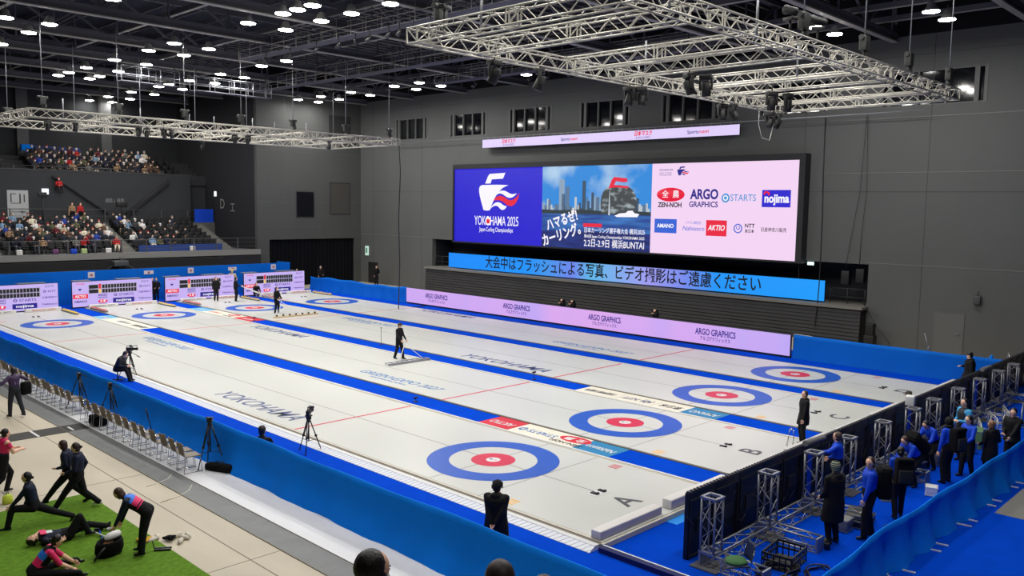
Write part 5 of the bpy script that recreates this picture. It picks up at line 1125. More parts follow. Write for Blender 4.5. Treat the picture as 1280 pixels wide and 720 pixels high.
decal(J, 'name_pass', [(-.035, -.05), (.035, -.05), (.035, .05), (-.035, .05)], (.02, .135, 1.2), (1, 0, 0), (0, 0, 1), (0, 1, 0), WHT)
# ---- players on the left
def jersey_back(q, x):
    return SKYC if q > .70 + x * .25 else (MAGENTA if q > .40 else None)
J = person('player in a black, blue and magenta jersey bending over the black bag on the turf', (-9.42, .52, Z), H_(-.62, .42), dict(pel=(0, -.14, .97), neck=(0, .26, 1.25), look=(-.2, 1, -.9), hl=(-.16, .46, .66), hr=(.14, .40, .64), fl=(-.12, -.05, .085), fr=(.13, .02, .085), up=(0, .5, 1), loose=1.1),
           allwear(BLKT, BLKT, SHOE, _back=jersey_back, _low=lambda c, p, sp, f, L: MAGENTA if (c - p).dot(f) < .02 and (c - p).dot(sp) / L > .3 else None, arm=NAVY, forearm=NAVY), 1.62, ('bob', HAIRBR), vox=.013)
WL = mat('white_print', (220, 224, 230), .6)
def lanyard(J):
    n = J['neck']; f = J['fwd']; mb = MB(); sp = J['sp']
    mb.path([n - J['sx'] * .06 + f * .02, n - sp * .12 + f * .12 - J['sx'] * .04, n - sp * .3 + f * .14], .007, 5); mb.path([n + J['sx'] * .06 + f * .02, n - sp * .12 + f * .12 + J['sx'] * .04, n - sp * .3 + f * .14], .007, 5)
    mb.build('lanyard', mat('pink_lanyard', (216, 120, 140), .6), J['root'])
    mb = MB(); mb.rbox(n - sp * .36 + f * .145, (.035, .005, .055), 0, (J['sx'], f, sp)); mb.build('name_pass', WL, J['root'])
J = person('player in a navy tracksuit with dark bobbed hair striding at the turf edge', (-9.42, 4.5, Z), H_(-.80, .55), dict(pel=(0, 0, .86), neck=(0, .05, 1.38), look=(0, 1, -.35), fl=(-.1, .58, .085), fr=(.12, -.42, .12), hl=(-.16, .2, .98), hr=(.24, .05, .88), kl=(0, 1, .2), kr=(0, 1, 0), tr=(.1, 1, -.3)), allwear(NAVY, BLKT, SHOE), 1.58, ('bob', mat('dark_red_brown_hair', (52, 28, 28), .55)), vox=.013); lanyard(J)
J = person('player in a navy tracksuit with hair in a bun striding at the turf edge', (-9.38, 4.02, Z), H_(-.82, .5), dict(pel=(0, 0, .85), neck=(0, -.02, 1.37), look=(0, 1, -.3), fl=(-.1, .50, .085), fr=(.13, -.42, .12), hl=(-.16, .22, .95), hr=(.24, -.02, .84), kl=(0, 1, .2), kr=(0, 1, 0)), allwear(NAVY, BLKT, SHOEW), 1.62, ('bun', mat('dark_brown_hair', (42, 26, 24), .55)), vox=.013); lanyard(J)
decal(J, 'sleeve_print', [(-.05, -.012), (.05, -.012), (.05, .012), (-.05, .012)], J['neck'] + V(.236, -.03, -.2), (0, 1, 0), (0, 0, 1), (1, 0, 0), WL)
J = person('player in a magenta and black shirt with a ponytail jogging at the left frame edge', (-10.28, 6.35, Z), H_(.80, .1), dict(pel=(0, 0, .90), neck=(0, .06, 1.42), look=(.1, 1, -.15), hl=(-.12, .36, 1.12), hr=(.16, .38, 1.12), fl=(-.08, .10, .085), fr=(.1, -.38, .16), er=(.6, -1, -.3), tr=(.1, 1, -.5)), allwear(mat('magenta_black_shirt', (214, 26, 92), .6), BLKT, SHOE, waist=NAVY, forearm=SKIN, _sleeve=.62, _bib=WL), 1.58, ('pony', HAIRB), vox=.013)
J = person('player in a navy jacket in a deep lunge with one leg stretched back', (-10.45, 3.55, Z), H_(-.80, .42), dict(pel=(0, 0, .52), neck=(0, .10, 1.03), look=(0, 1, .0), fl=(-.1, .52, .085), fr=(.14, -.82, .12), hl=(-.14, .46, .52), hr=(.2, .22, .46), kl=(0, 1, .8), kr=(0, .2, -1), tr=(.05, .6, -1)), allwear(NAVY, BLKT, SHOE), 1.60, ('bun', HAIRB), vox=.013)
decal(J, 'jacket_print', [(-.05, -.015), (.05, -.015), (.05, .015), (-.05, .015)], J['neck'] + V(.12, .1, -.2), (1, -.2, 0), (0, 0, 1), (.2, 1, 0), WL)
# lying on the back, one knee raised; local up axis along the floor
J = person('player in navy and magenta lying face up on the turf, one knee raised', (-10.19, 2.33, Z), H_(-.99, .15), dict(pel=(0, 0, .13), neck=(0, .52, .15), look=(0, .15, 1), up=(0, 1, 0), sx=(-1, 0, 0), hx=(-1, 0, 0), hl=(.30, .62, .10), hr=(-.24, .12, .1), fl=(.08, -.86, .10), fr=(-.1, -.42, .12), kl=(0, 0, 1), kr=(0, .2, 1), el=(1, 0, -.1), er=(-1, 0, -.1), tl=(0, -.3, 1), tr=(0, -1, .1)), allwear(NAVY, BLKT, SHOE, _bib=WL, waist=NAVY, arm=NAVY, forearm=SKIN), 1.60, ('bun', HAIRB), vox=.013)
mb = MB(); mb.rbox((0, .47, .275), (.14, .06, .006), 0); mb.build('magenta_collar', MAGENTA, J['root'])
J = person('player in a magenta, blue and black jersey sitting at the bottom left corner', (-11.2, .78, Z), H_(.62, -.15), dict(pel=(0, -.08, .15), neck=(0, .26, .56), look=(.1, 1, -.5), up=(0, .4, 1), fl=(-.35, .75, .085), fr=(.38, .72, .085), kl=(-.8, .1, .6), kr=(.8, .1, .6), hl=(-.12, .62, .16), hr=(.2, .58, .14)),
           allwear(BLKT, BLKT, SHOE, _back=lambda q, x: BLKT if q > .8 else (SKYC if q > .52 else MAGENTA), _low=lambda c, p, sp, f, L: MAGENTA, arm=MAGENTA, forearm=SKIN), 1.60, ('bun', HAIRB), vox=.013)
J = person('person in a purple jacket walking with one arm out and a black bag', (-7.85, 14.2, Z), H_(-.35, .93), dict(bulk=1.05, hl=(-.62, .1, 1.12), hr=(.34, .12, 1.36), el=(-.3, -1, -.3), er=(1, -.5, -.6), fl=(-.12, .1, .085), fr=(.16, -.22, .10), look=(.1, 1, -.1)), allwear(PURP, DN, SHOE), 1.60, ('short', HAIRB), vox=.015)
text('back_number', 'SC', .11, (0, -.128, 1.20), (1, 0, 0), (0, 0, 1), WL).parent = J['root']
mb = MB(); mb.rbox((0, 0, 0), (.17, .1, .22), 0, bev=.09); mb.path([(0, 0, .2), (.05, 0, .4), (.02, 0, .55)], .012); tag(mb.build('shoulder_bag', BLACK_MATT, None, world(J, (.42, -.02, .93)), .4), 'rounded black bag hanging beside the person in the purple jacket', 'bag')
# ---- spectators at the bottom edge, on the near stand
def head_sp(label, hx_, hy, hz, rz, hair, H=1.66, wear=None, **k):
    p = dict(pel=(0, 0, .46), neck=(0, .03, .98), fl=(-.12, .42, .085), fr=(.12, .42, .085), kl=(0, .2, 1), kr=(0, .2, 1), hl=(-.12, .36, .58), hr=(.12, .36, .58)); p.update(k)
    kk = H / 1.70
    return person(label, (hx_, hy, hz - 1.28 * kk), rz, p, wear or allwear(BLK, BLKT, SHOE), H, hair, vox=.011)
HD = H_(.72, .69)
J = head_sp('black-haired spectator in a white mask at the bottom edge, left of three heads', -13.33, -12.44, 5.04, H_(.95, -.1), ('bob', HAIRB), 1.70)
mb = MB(); mb.ell(J['hc'] + J['look'] * .052 - J['upv'] * .045, (.058, .052, .045), 14, 8, ax=(J['look'].cross(J['upv']), J['look'], J['upv'])); mb.build('face_mask', mat('mask_white', (214, 214, 220), .8), J['root'])
head_sp('spectator with dark brown hair seen from above at the bottom edge, middle of three heads', -12.79, -12.98, 4.98, HD, ('long', mat('dark_brown_hair', (42, 26, 24), .5)), 1.68)
head_sp('spectator whose dark hair just shows at the bottom edge, right of three heads', -12.04, -12.65, 4.55, HD, ('short', HAIRBR), 1.66)
# seats under the three spectators, on a low platform of the near stand
for nm, (x, y, z, rz) in {'left of the three bottom heads': (-13.33, -12.44, 3.76, H_(.95, -.1)), 'middle of the three bottom heads': (-12.79, -12.98, 3.716, HD), 'right of the three bottom heads': (-12.04, -12.65, 3.30, HD)}.items():
    t = thing('spectator_seat', 'dark seat under the spectator %s' % nm, 'seat', (x, y, z), rz, 'near stand seats')
    mb = MB(); mb.rbox((0, .06, .32), (.22, .22, .03), 0, bev=.02); mb.build('seat', BLACK, t)
    mb = MB(); mb.rbox((0, -.20, .48), (.22, .03, .14), 0, bev=.02); mb.build('backrest', BLACK, t)
    MB().box(-.05, .05, -.05, .15, 0, .3).build('pedestal', STEEL, t)
struct('near_stand_floor', MB().box(-13.75, -12.38, -13.5, -12.0, FZ, 3.665).box(-12.36, -11.6, -13.1, -12.2, FZ, 3.28), WALL_DK)
# ================================================================ RIGHT AREA: PANEL FENCE, TOWERS, CASES
FY = -7.22
pf = thing('panel_fence', 'black fence of LED panel backs across the near end of the sheets', 'fence', (10, FY, FZ))
NP = 26
for i in range(NP):
    x0 = -1.65 + i; mb = MB(); mb.rbox((x0 + .5, FY, .66 + FZ + .02), (.495, .05, .70), 0, bev=.008)
    p = child(mb, 'led_panel', mat('panel_black', (15, 15, 17), .45), pf)
    mb = MB()
    for (a, b, c, d) in ((x0 + .04, x0 + .96, .03, .07), (x0 + .04, x0 + .96, 1.2, 1.24), (x0 + .04, x0 + .08, .07, 1.2), (x0 + .92, x0 + .96, .07, 1.2), (x0 + .3, x0 + .7, .5, .8)): mb.box(a, b, FY - .08, FY - .05, FZ + c, FZ + d)
    q = child(mb, 'panel_rib', mat('panel_rib', (30, 30, 33), .5), p)
rnd = random.Random(21)
mb = MB()
for i in range(NP * 3):
    x = -1.8 + i / 3 + rnd.uniform(0, .2); z = rnd.uniform(.25, 1.1)
    mb.path([(x, FY - .09, z), (x + rnd.uniform(.05, .2), FY - .11, z - rnd.uniform(.05, .25)), (x + rnd.uniform(.2, .4), FY - .1, z - rnd.uniform(-.1, .3))], .009, 4)
child(mb, 'panel_cable', mat('cable_grey', (52, 52, 58), .4), pf)['kind'] = 'stuff'
mb = MB()
for i in range(NP * 8): x = -1.65 + i / 8; mb.rbox((x + .06, FY - .01, FZ + 1.395), (.035, .045, .018), 0)
child(mb, 'panel_clips', mat('clip_dark', (40, 40, 44), .4), pf)['kind'] = 'stuff'
# towers of box truss with foot beams
TW = [(x, 0) for x in (-1.55, .75, 2.97, 4.9, 7.2, 9.45, 11.2, 13.5, 15.8, 18.0, 20.0)]
def tower_mesh(m):
    pass
tmb = MB(); truss(tmb, (0, 0, .30), (0, 0, 1.42), .30, .28, .024, .011, frames=False)
for z in (.32, 1.42):
    for (a, b) in (((-.15, -.15), (.15, -.15)), ((.15, -.15), (.15, .15)), ((.15, .15), (-.15, .15)), ((-.15, .15), (-.15, -.15))): tmb.rbox(((a[0] + b[0]) / 2, (a[1] + b[1]) / 2, z), (abs(a[0] - b[0]) / 2 + .03, abs(a[1] - b[1]) / 2 + .03, .022), 0)
TM = tmb.mesh('upright_truss', ALU_DK)
fmb = MB(); truss(fmb, (0, .1, .15), (0, -1.15, .15), .28, .3, .024, .011, frames=False)
for y in (.16, -1.2): fmb.rbox((0, y, .15), (.16, .02, .16), 0)
FM = fmb.mesh('foot_truss', ALU_DK)
pmb = MB(); pmb.rbox((0, .0, .015), (.3, .3, .012), 0); PM = pmb.mesh('base_plate', STEEL)
for k, (x, _) in enumerate(TW):
    t = thing('truss_tower', 'short aluminium truss tower behind the black panel fence, %s from the left' % ORD[k + 1], 'truss tower', (x, -7.75, FZ), 0, 'truss towers bracing the panel fence')
    for nm, me in (('upright_truss', TM), ('foot_truss', FM), ('base_plate', PM)):
        if nm == 'foot_truss' and k % 2 == 1 and k > 2: continue
        o = bpy.data.objects.new(nm, me); COL.objects.link(o); o.parent = t
    if k in (2, 5, 8):
        mb = MB(); mb.rbox((.0, .10, .86), (.1, .012, .5), 0); mb.build('blue_panel', RBLUE, t)
for k in range(0, len(TW) - 1):
    a, b = TW[k][0] + .2, TW[k + 1][0] - .2
    mb = MB(); truss(mb, (a, -7.75, FZ + .15), (b, -7.75, FZ + .15), .28, .34, .022, .011, frames=False)
    tag(mb.build('floor_truss', ALU_DK), 'low aluminium truss lying on the carpet between the %s and %s truss towers' % (ORD[k + 1], ORD[k + 2]), 'truss', 'low trusses linking the towers')
# rolled grey pads lying on tower tops
for (x, l) in ((3.6, 'third'), (17.6, 'tenth')):
    tag(MB().tube((x - .42, -7.42, 1.40), (x + .5, -7.46, 1.39), .075, n=12).build('rolled_pad', mat('grey_felt', (112, 112, 112), .9)), 'grey rolled pad resting on top of the %s truss tower' % l if x > 9 else 'grey rolled pad on the fence beside the arm of the person in the blue shirt', 'rolled pad')
tag(MB().rbox((0, 0, 0), (.16, .12, .14), 0, bev=.02).build('white_box', WHITE, None, (9.75, -7.55, 1.46), .2), 'small white box standing on a truss tower beside the head with the cap', 'box')
def crate(label, loc, rz, s=(.38, .26, .17), m=BLACK):
    t = thing('plastic_crate', label, 'crate', loc, rz); x, y, z = s
    mb = MB(); mb.box(-x, x, -y, y, 0, .02)
    for i in range(9):
        a = -x + 2 * x * i / 8; mb.box(a - .012, a + .012, -y, -y + .015, 0, 2 * z); mb.box(a - .012, a + .012, y - .015, y, 0, 2 * z)
    for i in range(6):
        a = -y + 2 * y * i / 5; mb.box(-x, -x + .015, a - .012, a + .012, 0, 2 * z); mb.box(x - .015, x, a - .012, a + .012, 0, 2 * z)
    mb.build('slatted_side', m, t)
    mb = MB(); 
    for zz in (z, 2 * z - .02): mb.box(-x - .01, x + .01, -y - .01, -y + .02, zz, zz + .04); mb.box(-x - .01, x + .01, y - .02, y + .01, zz, zz + .04); mb.box(-x - .01, -x + .02, -y, y, zz, zz + .04); mb.box(x - .02, x + .01, -y, y, zz, zz + .04)
    mb.build('rim', m, t); return t
crate('black plastic folding crate on the blue carpet near the second truss tower', (-.36, -8.72, FZ), .1, (.42, .3, .15))
rnd = random.Random(4)
def coil(label, loc, r0, turns, r=.016, m=BLACK, jit=.05):
    pts = []; n_ = turns * 14
    for i in range(n_): a = 2 * PI * i / 14; rr = r0 * (1 + rnd.uniform(-jit, jit)) ; pts.append((rr * math.cos(a) * 1.3, rr * math.sin(a), .02 + .028 * (i // 14) + .006 * math.sin(a * 3)))
    mb = MB(); mb.path(pts, r, 5); return tag(mb.build('coiled_cable', m, None, loc), label, 'cable')
coil('heap of coiled black cable at the foot of the nearest truss tower', (-1.0, -8.9, FZ), .32, 6, .022, jit=.25)
coil('single black cable loop on the carpet behind the big backpack', (3.15, -9.55, FZ), .17, 2)
coil('flat black cable loops between the crate and the nearest tower', (-.35, -9.45, FZ), .25, 3, jit=.2)
t = thing('handheld_camera', 'black camera with a long lens lying on the carpet beside the crate', 'camera', (1.0, -9.0, FZ), .5)
mb = MB(); mb.rbox((0, 0, .09), (.08, .06, .06), 0, bev=.02); mb.rbox((0, 0, .165), (.03, .03, .02), 0, bev=.01); mb.rbox((0, 0, .015), (.05, .05, .015), 0); mb.build('camera_body', BLACK, t)
mb = MB(); mb.lathe([(.045, .05), (.05, .1), (.05, .2), (.065, .22), (.065, .27)], (0, 0, .09), 14, ax=(V(0, 1, 0), V(0, 0, 1), V(1, 0, 0))); mb.build('lens', BLACK, t)
# grey chair with its dark seat beside the nearest tower
# stacked cases and gear in the busy right area
def case(label, loc, s, rz=0, m=BLACK, trim=ALU_DK, nm='equipment_case'):
    t = thing(nm, label, 'case', loc, rz); x, y, z = s
    mb = MB(); mb.rbox((0, 0, z), (x, y, z), 0, bev=.02); mb.build('case_body', m, t)
    mb = MB()
    for zz in (.015, 2 * z - .03): mb.box(-x - .006, x + .006, -y - .006, -y, zz, zz + .02); mb.box(-x - .006, x + .006, y, y + .006, zz, zz + .02); mb.box(-x - .006, -x, -y, y, zz, zz + .02); mb.box(x, x + .006, -y, y, zz, zz + .02)
    mb.build('metal_edge', trim, t)
    mb = MB(); mb.path([(-.06, -y - .005, z), (-.05, -y - .035, z), (.05, -y - .035, z), (.06, -y - .005, z)], .008, 5); mb.build('carry_handle', BLACK, t); return t
case('low silver-edged black case on the carpet behind the black-coated person', (3.0, -8.85, FZ), (.42, .28, .09), .15); case('flat dark case stacked on the low case by the beanie wearer', (3.0, -8.85, FZ + .185), (.36, .24, .05), .3)
case('silver-edged case on the carpet at the end of a foot truss near the beanie wearer', (2.35, -8.75, FZ), (.2, .18, .14), .05, mat('grey_case', (110, 110, 112), .5))
case('dark case under the hands of the person bending over the gear', (5.95, -8.5, FZ), (.32, .24, .18), .4); case('wide black case stacked beside the bending person', (7.55, -8.35, FZ), (.4, .28, .2), -.2)
case('silver-topped case standing in the busy right area', (9.35, -8.35, FZ), (.36, .26, .2), .1, mat('grey_case', (110, 110, 112), .5)); case('small white carton on the carpet in the busy right area', (6.3, -9.35, FZ), (.16, .14, .12), .3, WHITE, WHITE, 'carton')
case('green topped box beyond the tall person with pale blue sleeves', (12.0, -8.7, FZ), (.34, .24, .28), .2, mat('moss_green_box', (92, 128, 84), .7), ALU_DK)
def barrier(label, loc, rz, w_=1.3, h=.9):
    t = thing('folded_barrier_frame', label, 'barrier frame', loc, rz, 'white metal barrier frames stacked at right')
    mb = MB(); mb.path([(-w_ / 2, 0, 0), (-w_ / 2, 0, h - .08), (-w_ / 2 + .08, 0, h), (w_ / 2 - .08, 0, h), (w_ / 2, 0, h - .08), (w_ / 2, 0, 0)], .018, 6); mb.build('outer_frame', ALU, t)
    mb = MB(); mb.tube((-w_ / 2, 0, .18), (w_ / 2, 0, .18), .014); mb.tube((-w_ / 2, 0, .55), (w_ / 2, 0, .55), .014)
    for i in range(5): x = -w_ / 2 + w_ * (i + .5) / 5; mb.tube((x, 0, .18), (x, 0, .55), .009, n=5)
    mb.build('inner_bars', ALU, t); 
    mb = MB(); mb.tube((-w_ / 2 + .1, -.25, .02), (-w_ / 2 + .1, .25, .02), .016); mb.tube((w_ / 2 - .1, -.25, .02), (w_ / 2 - .1, .25, .02), .016); mb.build('cross_feet', ALU, t)
for k, (x, y, r) in enumerate(((12.9, -8.6, .35), (13.5, -8.75, .2), (14.1, -8.65, .5), (14.7, -8.9, .1), (15.4, -8.7, .4), (16.2, -9.0, .2))): barrier('white metal barrier frame among the stack by the panel fence, %s from the left' % ORD[k + 1], (x, y, FZ), r, 1.2, .62)
person('person with light hair sitting by the stacked barrier frames, behind the right barrier', (16.3, -9.6, FZ), H_(-.3, .9), dict(pel=(0, 0, .45), neck=(0, .06, .96), fl=(-.12, .45, .085), fr=(.12, .45, .085), kl=(0, .2, 1), kr=(0, .2, 1), hl=(-.12, .36, .58), hr=(.12, .36, .58)), allwear(BLK, BLKT, SHOE), 1.66, ('short', HAIRBL), vox=.02)
case('low black case used as a seat by the stacked barrier frames', (16.3, -9.6, FZ), (.3, .16, .17), 0.2)
# blue cloth bundle and boom behind the far end of the panel fence
tag(MB().loft([[V(.25 * k * math.cos(t), .18 * k * math.sin(t) * (1 + .1 * math.sin(3 * t)), z) for t in [2 * PI * i / 14 for i in range(14)]] for (k, z) in ((1, 0), (.95, .4), (.75, .8), (.35, 1.15), (.1, 1.22))]).build('draped_stand', BLUE_CLOTH, None, (23.0, -6.2, FZ)), 'stand draped in pale blue cloth at the end of the right blue barrier', 'draped stand')
mb = MB(); mb.path([(-.4, 0, 0), (-.4, 0, 1.1), (-.32, 0, 1.18), (.32, 0, 1.18), (.4, 0, 1.1), (.4, 0, 0)], .022); mb.tube((-.4, 0, .5), (.4, 0, .5), .018); tag(mb.build('trolley_rail', ALU, None, (24.0, -6.6, FZ), .3), 'chrome trolley rail standing beyond the draped stand at the right frame edge', 'trolley')
mb = MB(); mb.tube((0, 0, 0), (0, 0, 1.2), .02); mb.tube((0, 0, 1.1), (.1, .25, 1.75), .018); mb.rbox((0, 0, 1.1), (.05, .05, .08), 0, bev=.01)
for a in (0, 2.1, 4.2): mb.tube((0, 0, .25), (.25 * math.cos(a), .25 * math.sin(a), 0), .014)
tag(mb.build('boom_stand', ALU_DK, None, (23.4, -3.6, FZ)), 'thin boom stand behind the right end of the blue barrier', 'stand')
mb = MB(); mb.path([(-.5, 0, 0), (-.5, 0, 1.12), (.5, 0, 1.12), (.5, 0, 0)], .02); [mb.tube((-.3 + .2 * i, 0, .95), (-.3 + .2 * i, 0, 1.12), .012) for i in range(4)]; tag(mb.build('rail_frame', ALU, None, (22.7, 1.9, FZ), 1.4), 'chrome rail end showing above the joint of lilac wall and blue barrier', 'rail')
# photographers by the folded stand
for k, (x, y, l) in enumerate(((24.4, 18.6, 'left of the two photographers together above the lilac advertising wall'), (24.4, 17.75, 'right of the two photographers together above the lilac advertising wall'), (24.6, 11.7, 'lone dark figure above the lilac advertising wall, right of the photographers'))):
    person('person in black, ' + l, (x, y, FZ), H_(-1, -.1), dict(pel=(0, -.1, .5), neck=(0, .05, 1.0), fl=(-.12, .2, .085), fr=(.12, .2, .085), kl=(-.2, 1, .8), kr=(.2, 1, .8), hl=(-.06, .28, 1.08), hr=(.06, .28, 1.08), look=(0, 1, 0)), allwear(BLK, BLKT, SHOE), 1.75, ('short', HAIRB), vox=.022, face=False)
# people behind the scoreboards and by the far doorway
FP = [((1.35, 43.6), 1.68, 'dark-clothed person with glasses above the leftmost scoreboard', BLK, 'short'), ((8.9, 43.2), 1.66, 'dark-clothed person standing between the second and third scoreboards', BLK, 'short'), ((15.0, 43.4), 1.95, 'person in a pale yellow hat and top standing on a step between scoreboards', mat('pale_yellow_top', (206, 192, 120), .7), 'beanie'),
      ((21.9, 45.6), 1.60, 'dark figure before the stage curtain, left of two', BLK, 'short'), ((24.4, 45.9), 1.7, 'dark figure with grey hair before the stage curtain, right of two', BLK, 'short'), ((28.4, 43.4), 1.72, 'person in black with white cuffs standing by the dark doorway in the far corner', BLK, 'short'), ((9.3, 43.5), 1.6, 'person in dark clothes beside the one between the second and third scoreboards', NAVY, 'short')]
for (p, H, l, m, h) in FP: person(l, (p[0], p[1], FZ), H_(-.4, -1), dict(hl=(-.2, .2, 1.0), hr=(.22, .1, .9)), allwear(m, BLKT, SHOE), H, (h, mat('grey_hair', (120, 118, 116), .7) if 'grey' in l else (m if h == 'beanie' else HAIRB)), vox=.026, face=False)
# ================================================================ CHAIRS ALONG THE BARRIER
def chair_proto():
    t = thing('stacking_chair', '', 'chair', (0, 0, FZ), 0)
    SHELL = mat('taupe_chair_shell', (122, 112, 98), .6)
    mb = MB(); mb.rbox((0, .02, .44), (.21, .20, .015), 0, bev=.012); mb.rbox((0, .2, .43), (.2, .04, .012), 0, bev=.01); mb.build('seat', SHELL, t)
    X = V(1, 0, 0); Zb = V(0, -.22, .97).normalized(); Yb = Zb.cross(X)
    rows = []
    for j in range(6):
        q = j / 5; c = V(0, -.21, .50) + Zb * (.34 * q); w_ = .205 - .03 * q * q
        rows.append([c + X * (w_ * u) - Yb * (.035 * (1 - u * u)) + Yb * s for (u, s) in [(-1, 0), (-.5, 0), (0, 0), (.5, 0), (1, 0), (1, .012), (.5, .012), (0, .012), (-.5, .012), (-1, .012)]])
    mb = MB(); mb.loft(rows); mb.build('backrest', SHELL, t)
    for s in (-1, 1):
        mb = MB(); mb.path([(s * .22, .24, 0), (s * .22, .2, .41), (s * .2, .16, .425)], .011, 6); mb.build('leg', CHROME, t)
        mb = MB(); mb.path([(s * .23, -.24, 0), (s * .21, -.19, .42), (s * .20, -.215, .55), (s * .19, -.26, .74)], .011, 6); mb.build('leg', CHROME, t)
        mb = MB(); mb.tube((s * .225, -.23, .02), (s * .22, .24, .02), .010); mb.build('skid_bar', CHROME, t)
    for yb in (.12, -.16): MB().tube((-.2, yb, .42), (.2, yb, .42), .01).build('under_seat_bar', CHROME, t)
    return t
CH = chair_proto(); rnd = random.Random(8)
ys = [4.95 + .60 * i for i in range(30)]
for k, y in enumerate(ys):
    if k in (13,): continue
    o = CH if k == 0 else copy_tree(CH)
    o.location = (-6.28 + rnd.uniform(-.03, .03), y + rnd.uniform(-.03, .03), FZ + .004); o.rotation_euler = (0, 0, -PI / 2 + rnd.uniform(-.08, .08))
    o['label'] = 'taupe chrome-legged chair by the blue barrier, %s from the row\'s near end' % ORD[k + 1]; o['group'] = 'row of stacking chairs by the barrier'
t = thing('tripod_bag', 'long black padded bag lying behind the nearest empty tripod', 'bag', (-5.72, 4.45, FZ + .1), -1.15)
mb = MB(); mb.rbox((0, 0, 0), (.42, .13, .10), 0, bev=.07); mb.build('bag_body', BLACK_MATT, t); mb = MB(); mb.path([(-.15, 0, .09), (-.1, 0, .16), (.1, 0, .16), (.15, 0, .09)], .014); mb.build('carry_strap', BLACK, t)
t = thing('travel_bag', 'round-ended black travel bag under the chairs by the middle tripod', 'bag', (-6.3, 11.35, FZ + .17), .1)
mb = MB(); mb.rbox((0, 0, 0), (.2, .3, .17), 0, bev=.11); mb.build('bag_body', BLACK_MATT, t); mb = MB(); mb.path([(-.05, -.12, .16), (-.05, 0, .24), (-.05, .12, .16)], .014); mb.build('carry_strap', BLACK, t)
t = thing('stacking_chair', 'dark navy chair with its back to the frame bottom beside the nearest truss tower', 'chair', (-1.95, -8.55, FZ), .9)
for ch in CH.children: copy_tree(ch, parent=t)
for ch in t.children:
    if ch.name.startswith(('seat', 'backrest')): ch.data = ch.data.copy(); ch.data.materials[0] = mat('navy_chair_shell', (30, 40, 70), .5)
tag(MB().loft([[V(.22 * k * math.cos(a), .2 * k * math.sin(a), z) for a in [2 * PI * i / 12 for i in range(12)]] for (k, z) in ((1, 0), (1.05, .02), (.95, .05), (.4, .07))]).build('green_cloth', mat('green_cloth', (60, 104, 58), .9), None, (-1.95, -8.53, FZ + .457)), 'folded green cloth on the seat of the dark navy chair', 'cloth')
# ---- things on the turf
t = thing('sports_bag', 'open black sports bag on the turf before the bending player', 'bag', (-9.85, .95, FZ + .012), .4)
rr = [[V(.30 * k * math.cos(a), .2 * k * math.sin(a), z) for a in [2 * PI * i / 14 for i in range(14)]] for (k, z) in ((.9, 0), (1.05, .1), (1.0, .24), (.9, .30), (.8, .29), (.78, .14))]
MB().loft(rr).build('bag_body', BLACK_MATT, t)
mb = MB(); mb.path([(-.25, -.15, .24), (-.42, -.22, .22), (-.46, -.1, .06), (-.35, 0, .02), (-.28, -.05, .1)], .02); mb.build('loose_strap', mat('strap_black', (30, 30, 32), .8), t)
MB().ell((0, .02, .2), (.12, .08, .08), 10, 8).build('tan_lining', mat('tan_cloth', (170, 120, 80), .8), t)
tag(MB().loft([[V(.2 * k * math.cos(a), .09 * k * math.sin(a), z) for a in [2 * PI * i / 12 for i in range(12)]] for (k, z) in ((1, .0), (1.1, .05), (.9, .10), (.3, .12))]).build('white_towel', WHT, None, (-9.75, 1.02, FZ + .30), .5), 'crumpled white towel on the open black sports bag', 'towel')
def broom(label, a, b, m, hb):
    t = thing('curling_broom', label, 'broom'); a, b = Vector(a), Vector(b); d = (b - a).normalized()
    mb = MB(); mb.tube(a, b, .014, n=8); mb.build('shaft', m, t)
    mb = MB(); s = d.cross(V(0, 0, 1)).normalized(); mb.rbox(b, (.09, .03, .025), 0, (s, d, s.cross(d)), .01); mb.build('broom_head', hb, t)
broom('curling broom with a blue shaft lying on the turf left of the black sports bag', (-8.85 - .9, 2.1 - .6, FZ + .04), (-9.55, 2.35, FZ + .05), RBLUE, BLACK)
broom('curling broom with a black shaft lying on the turf beside the blue one', (-9.5, 1.35, FZ + .04), (-9.35, 2.2, FZ + .05), BLACK, WHITE)
broom('white-shafted curling broom on the turf pointing at the lying player', (-9.6, 1.6, FZ + .075), (-9.75, 2.55, FZ + .06), WHITE, BLACK)
def heap(label, loc, r, m, n_, nm, cat, el=(1.4, .6, .35)):
    rn = random.Random(len(label)); mb = MB()
    for i in range(n_):
        a = rn.uniform(0, 6.28); q = rn.uniform(0, r); th = rn.uniform(0, 3); X = V(math.cos(th), math.sin(th), 0); Y = V(-math.sin(th), math.cos(th), 0)
        mb.ell((q * math.cos(a), q * math.sin(a) * .7, .03 + .05 * (1 - q / r)), (.06 * el[0], .06 * el[1], .06 * el[2] * 1.6), 8, 6, ax=(X, Y, V(0, 0, 1)))
    return tag(mb.build(nm, m, None, loc), label, cat)
heap('crumpled yellow cloth on the turf behind the bending player', (-9.1, 1.1, FZ + .012), .16, mat('mustard_cloth', (222, 172, 40), .8), 9, 'yellow_cloth', 'cloth')
heap('dark bundled cloth in the middle of the pale shoe covers on the concrete', (-8.68, .85, FZ), .14, BLACK_MATT, 7, 'dark_cloth', 'cloth')
for k, (x, y, r) in enumerate(((-8.95, 1.05, .3), (-8.8, 1.15, 1.2), (-8.45, .95, .5), (-8.42, .72, 2.0), (-8.55, .6, .9), (-8.3, .8, 1.5))):
    tag(MB().loft([[V(.13 * q * math.cos(a), .05 * q * math.sin(a), z) for a in [2 * PI * i / 12 for i in range(12)]] for (q, z) in ((.8, 0), (1.05, .02), (1, .05), (.6, .075), (.2, .08))]).build('pale_glove', mat('off_white_glove', (208, 200, 186), .8), None, (x, y, FZ - .005), r), 'pale glove on the concrete beside the turf, %s of the scattered six' % ORD[k + 1], 'glove', 'pale gloves scattered by the turf')
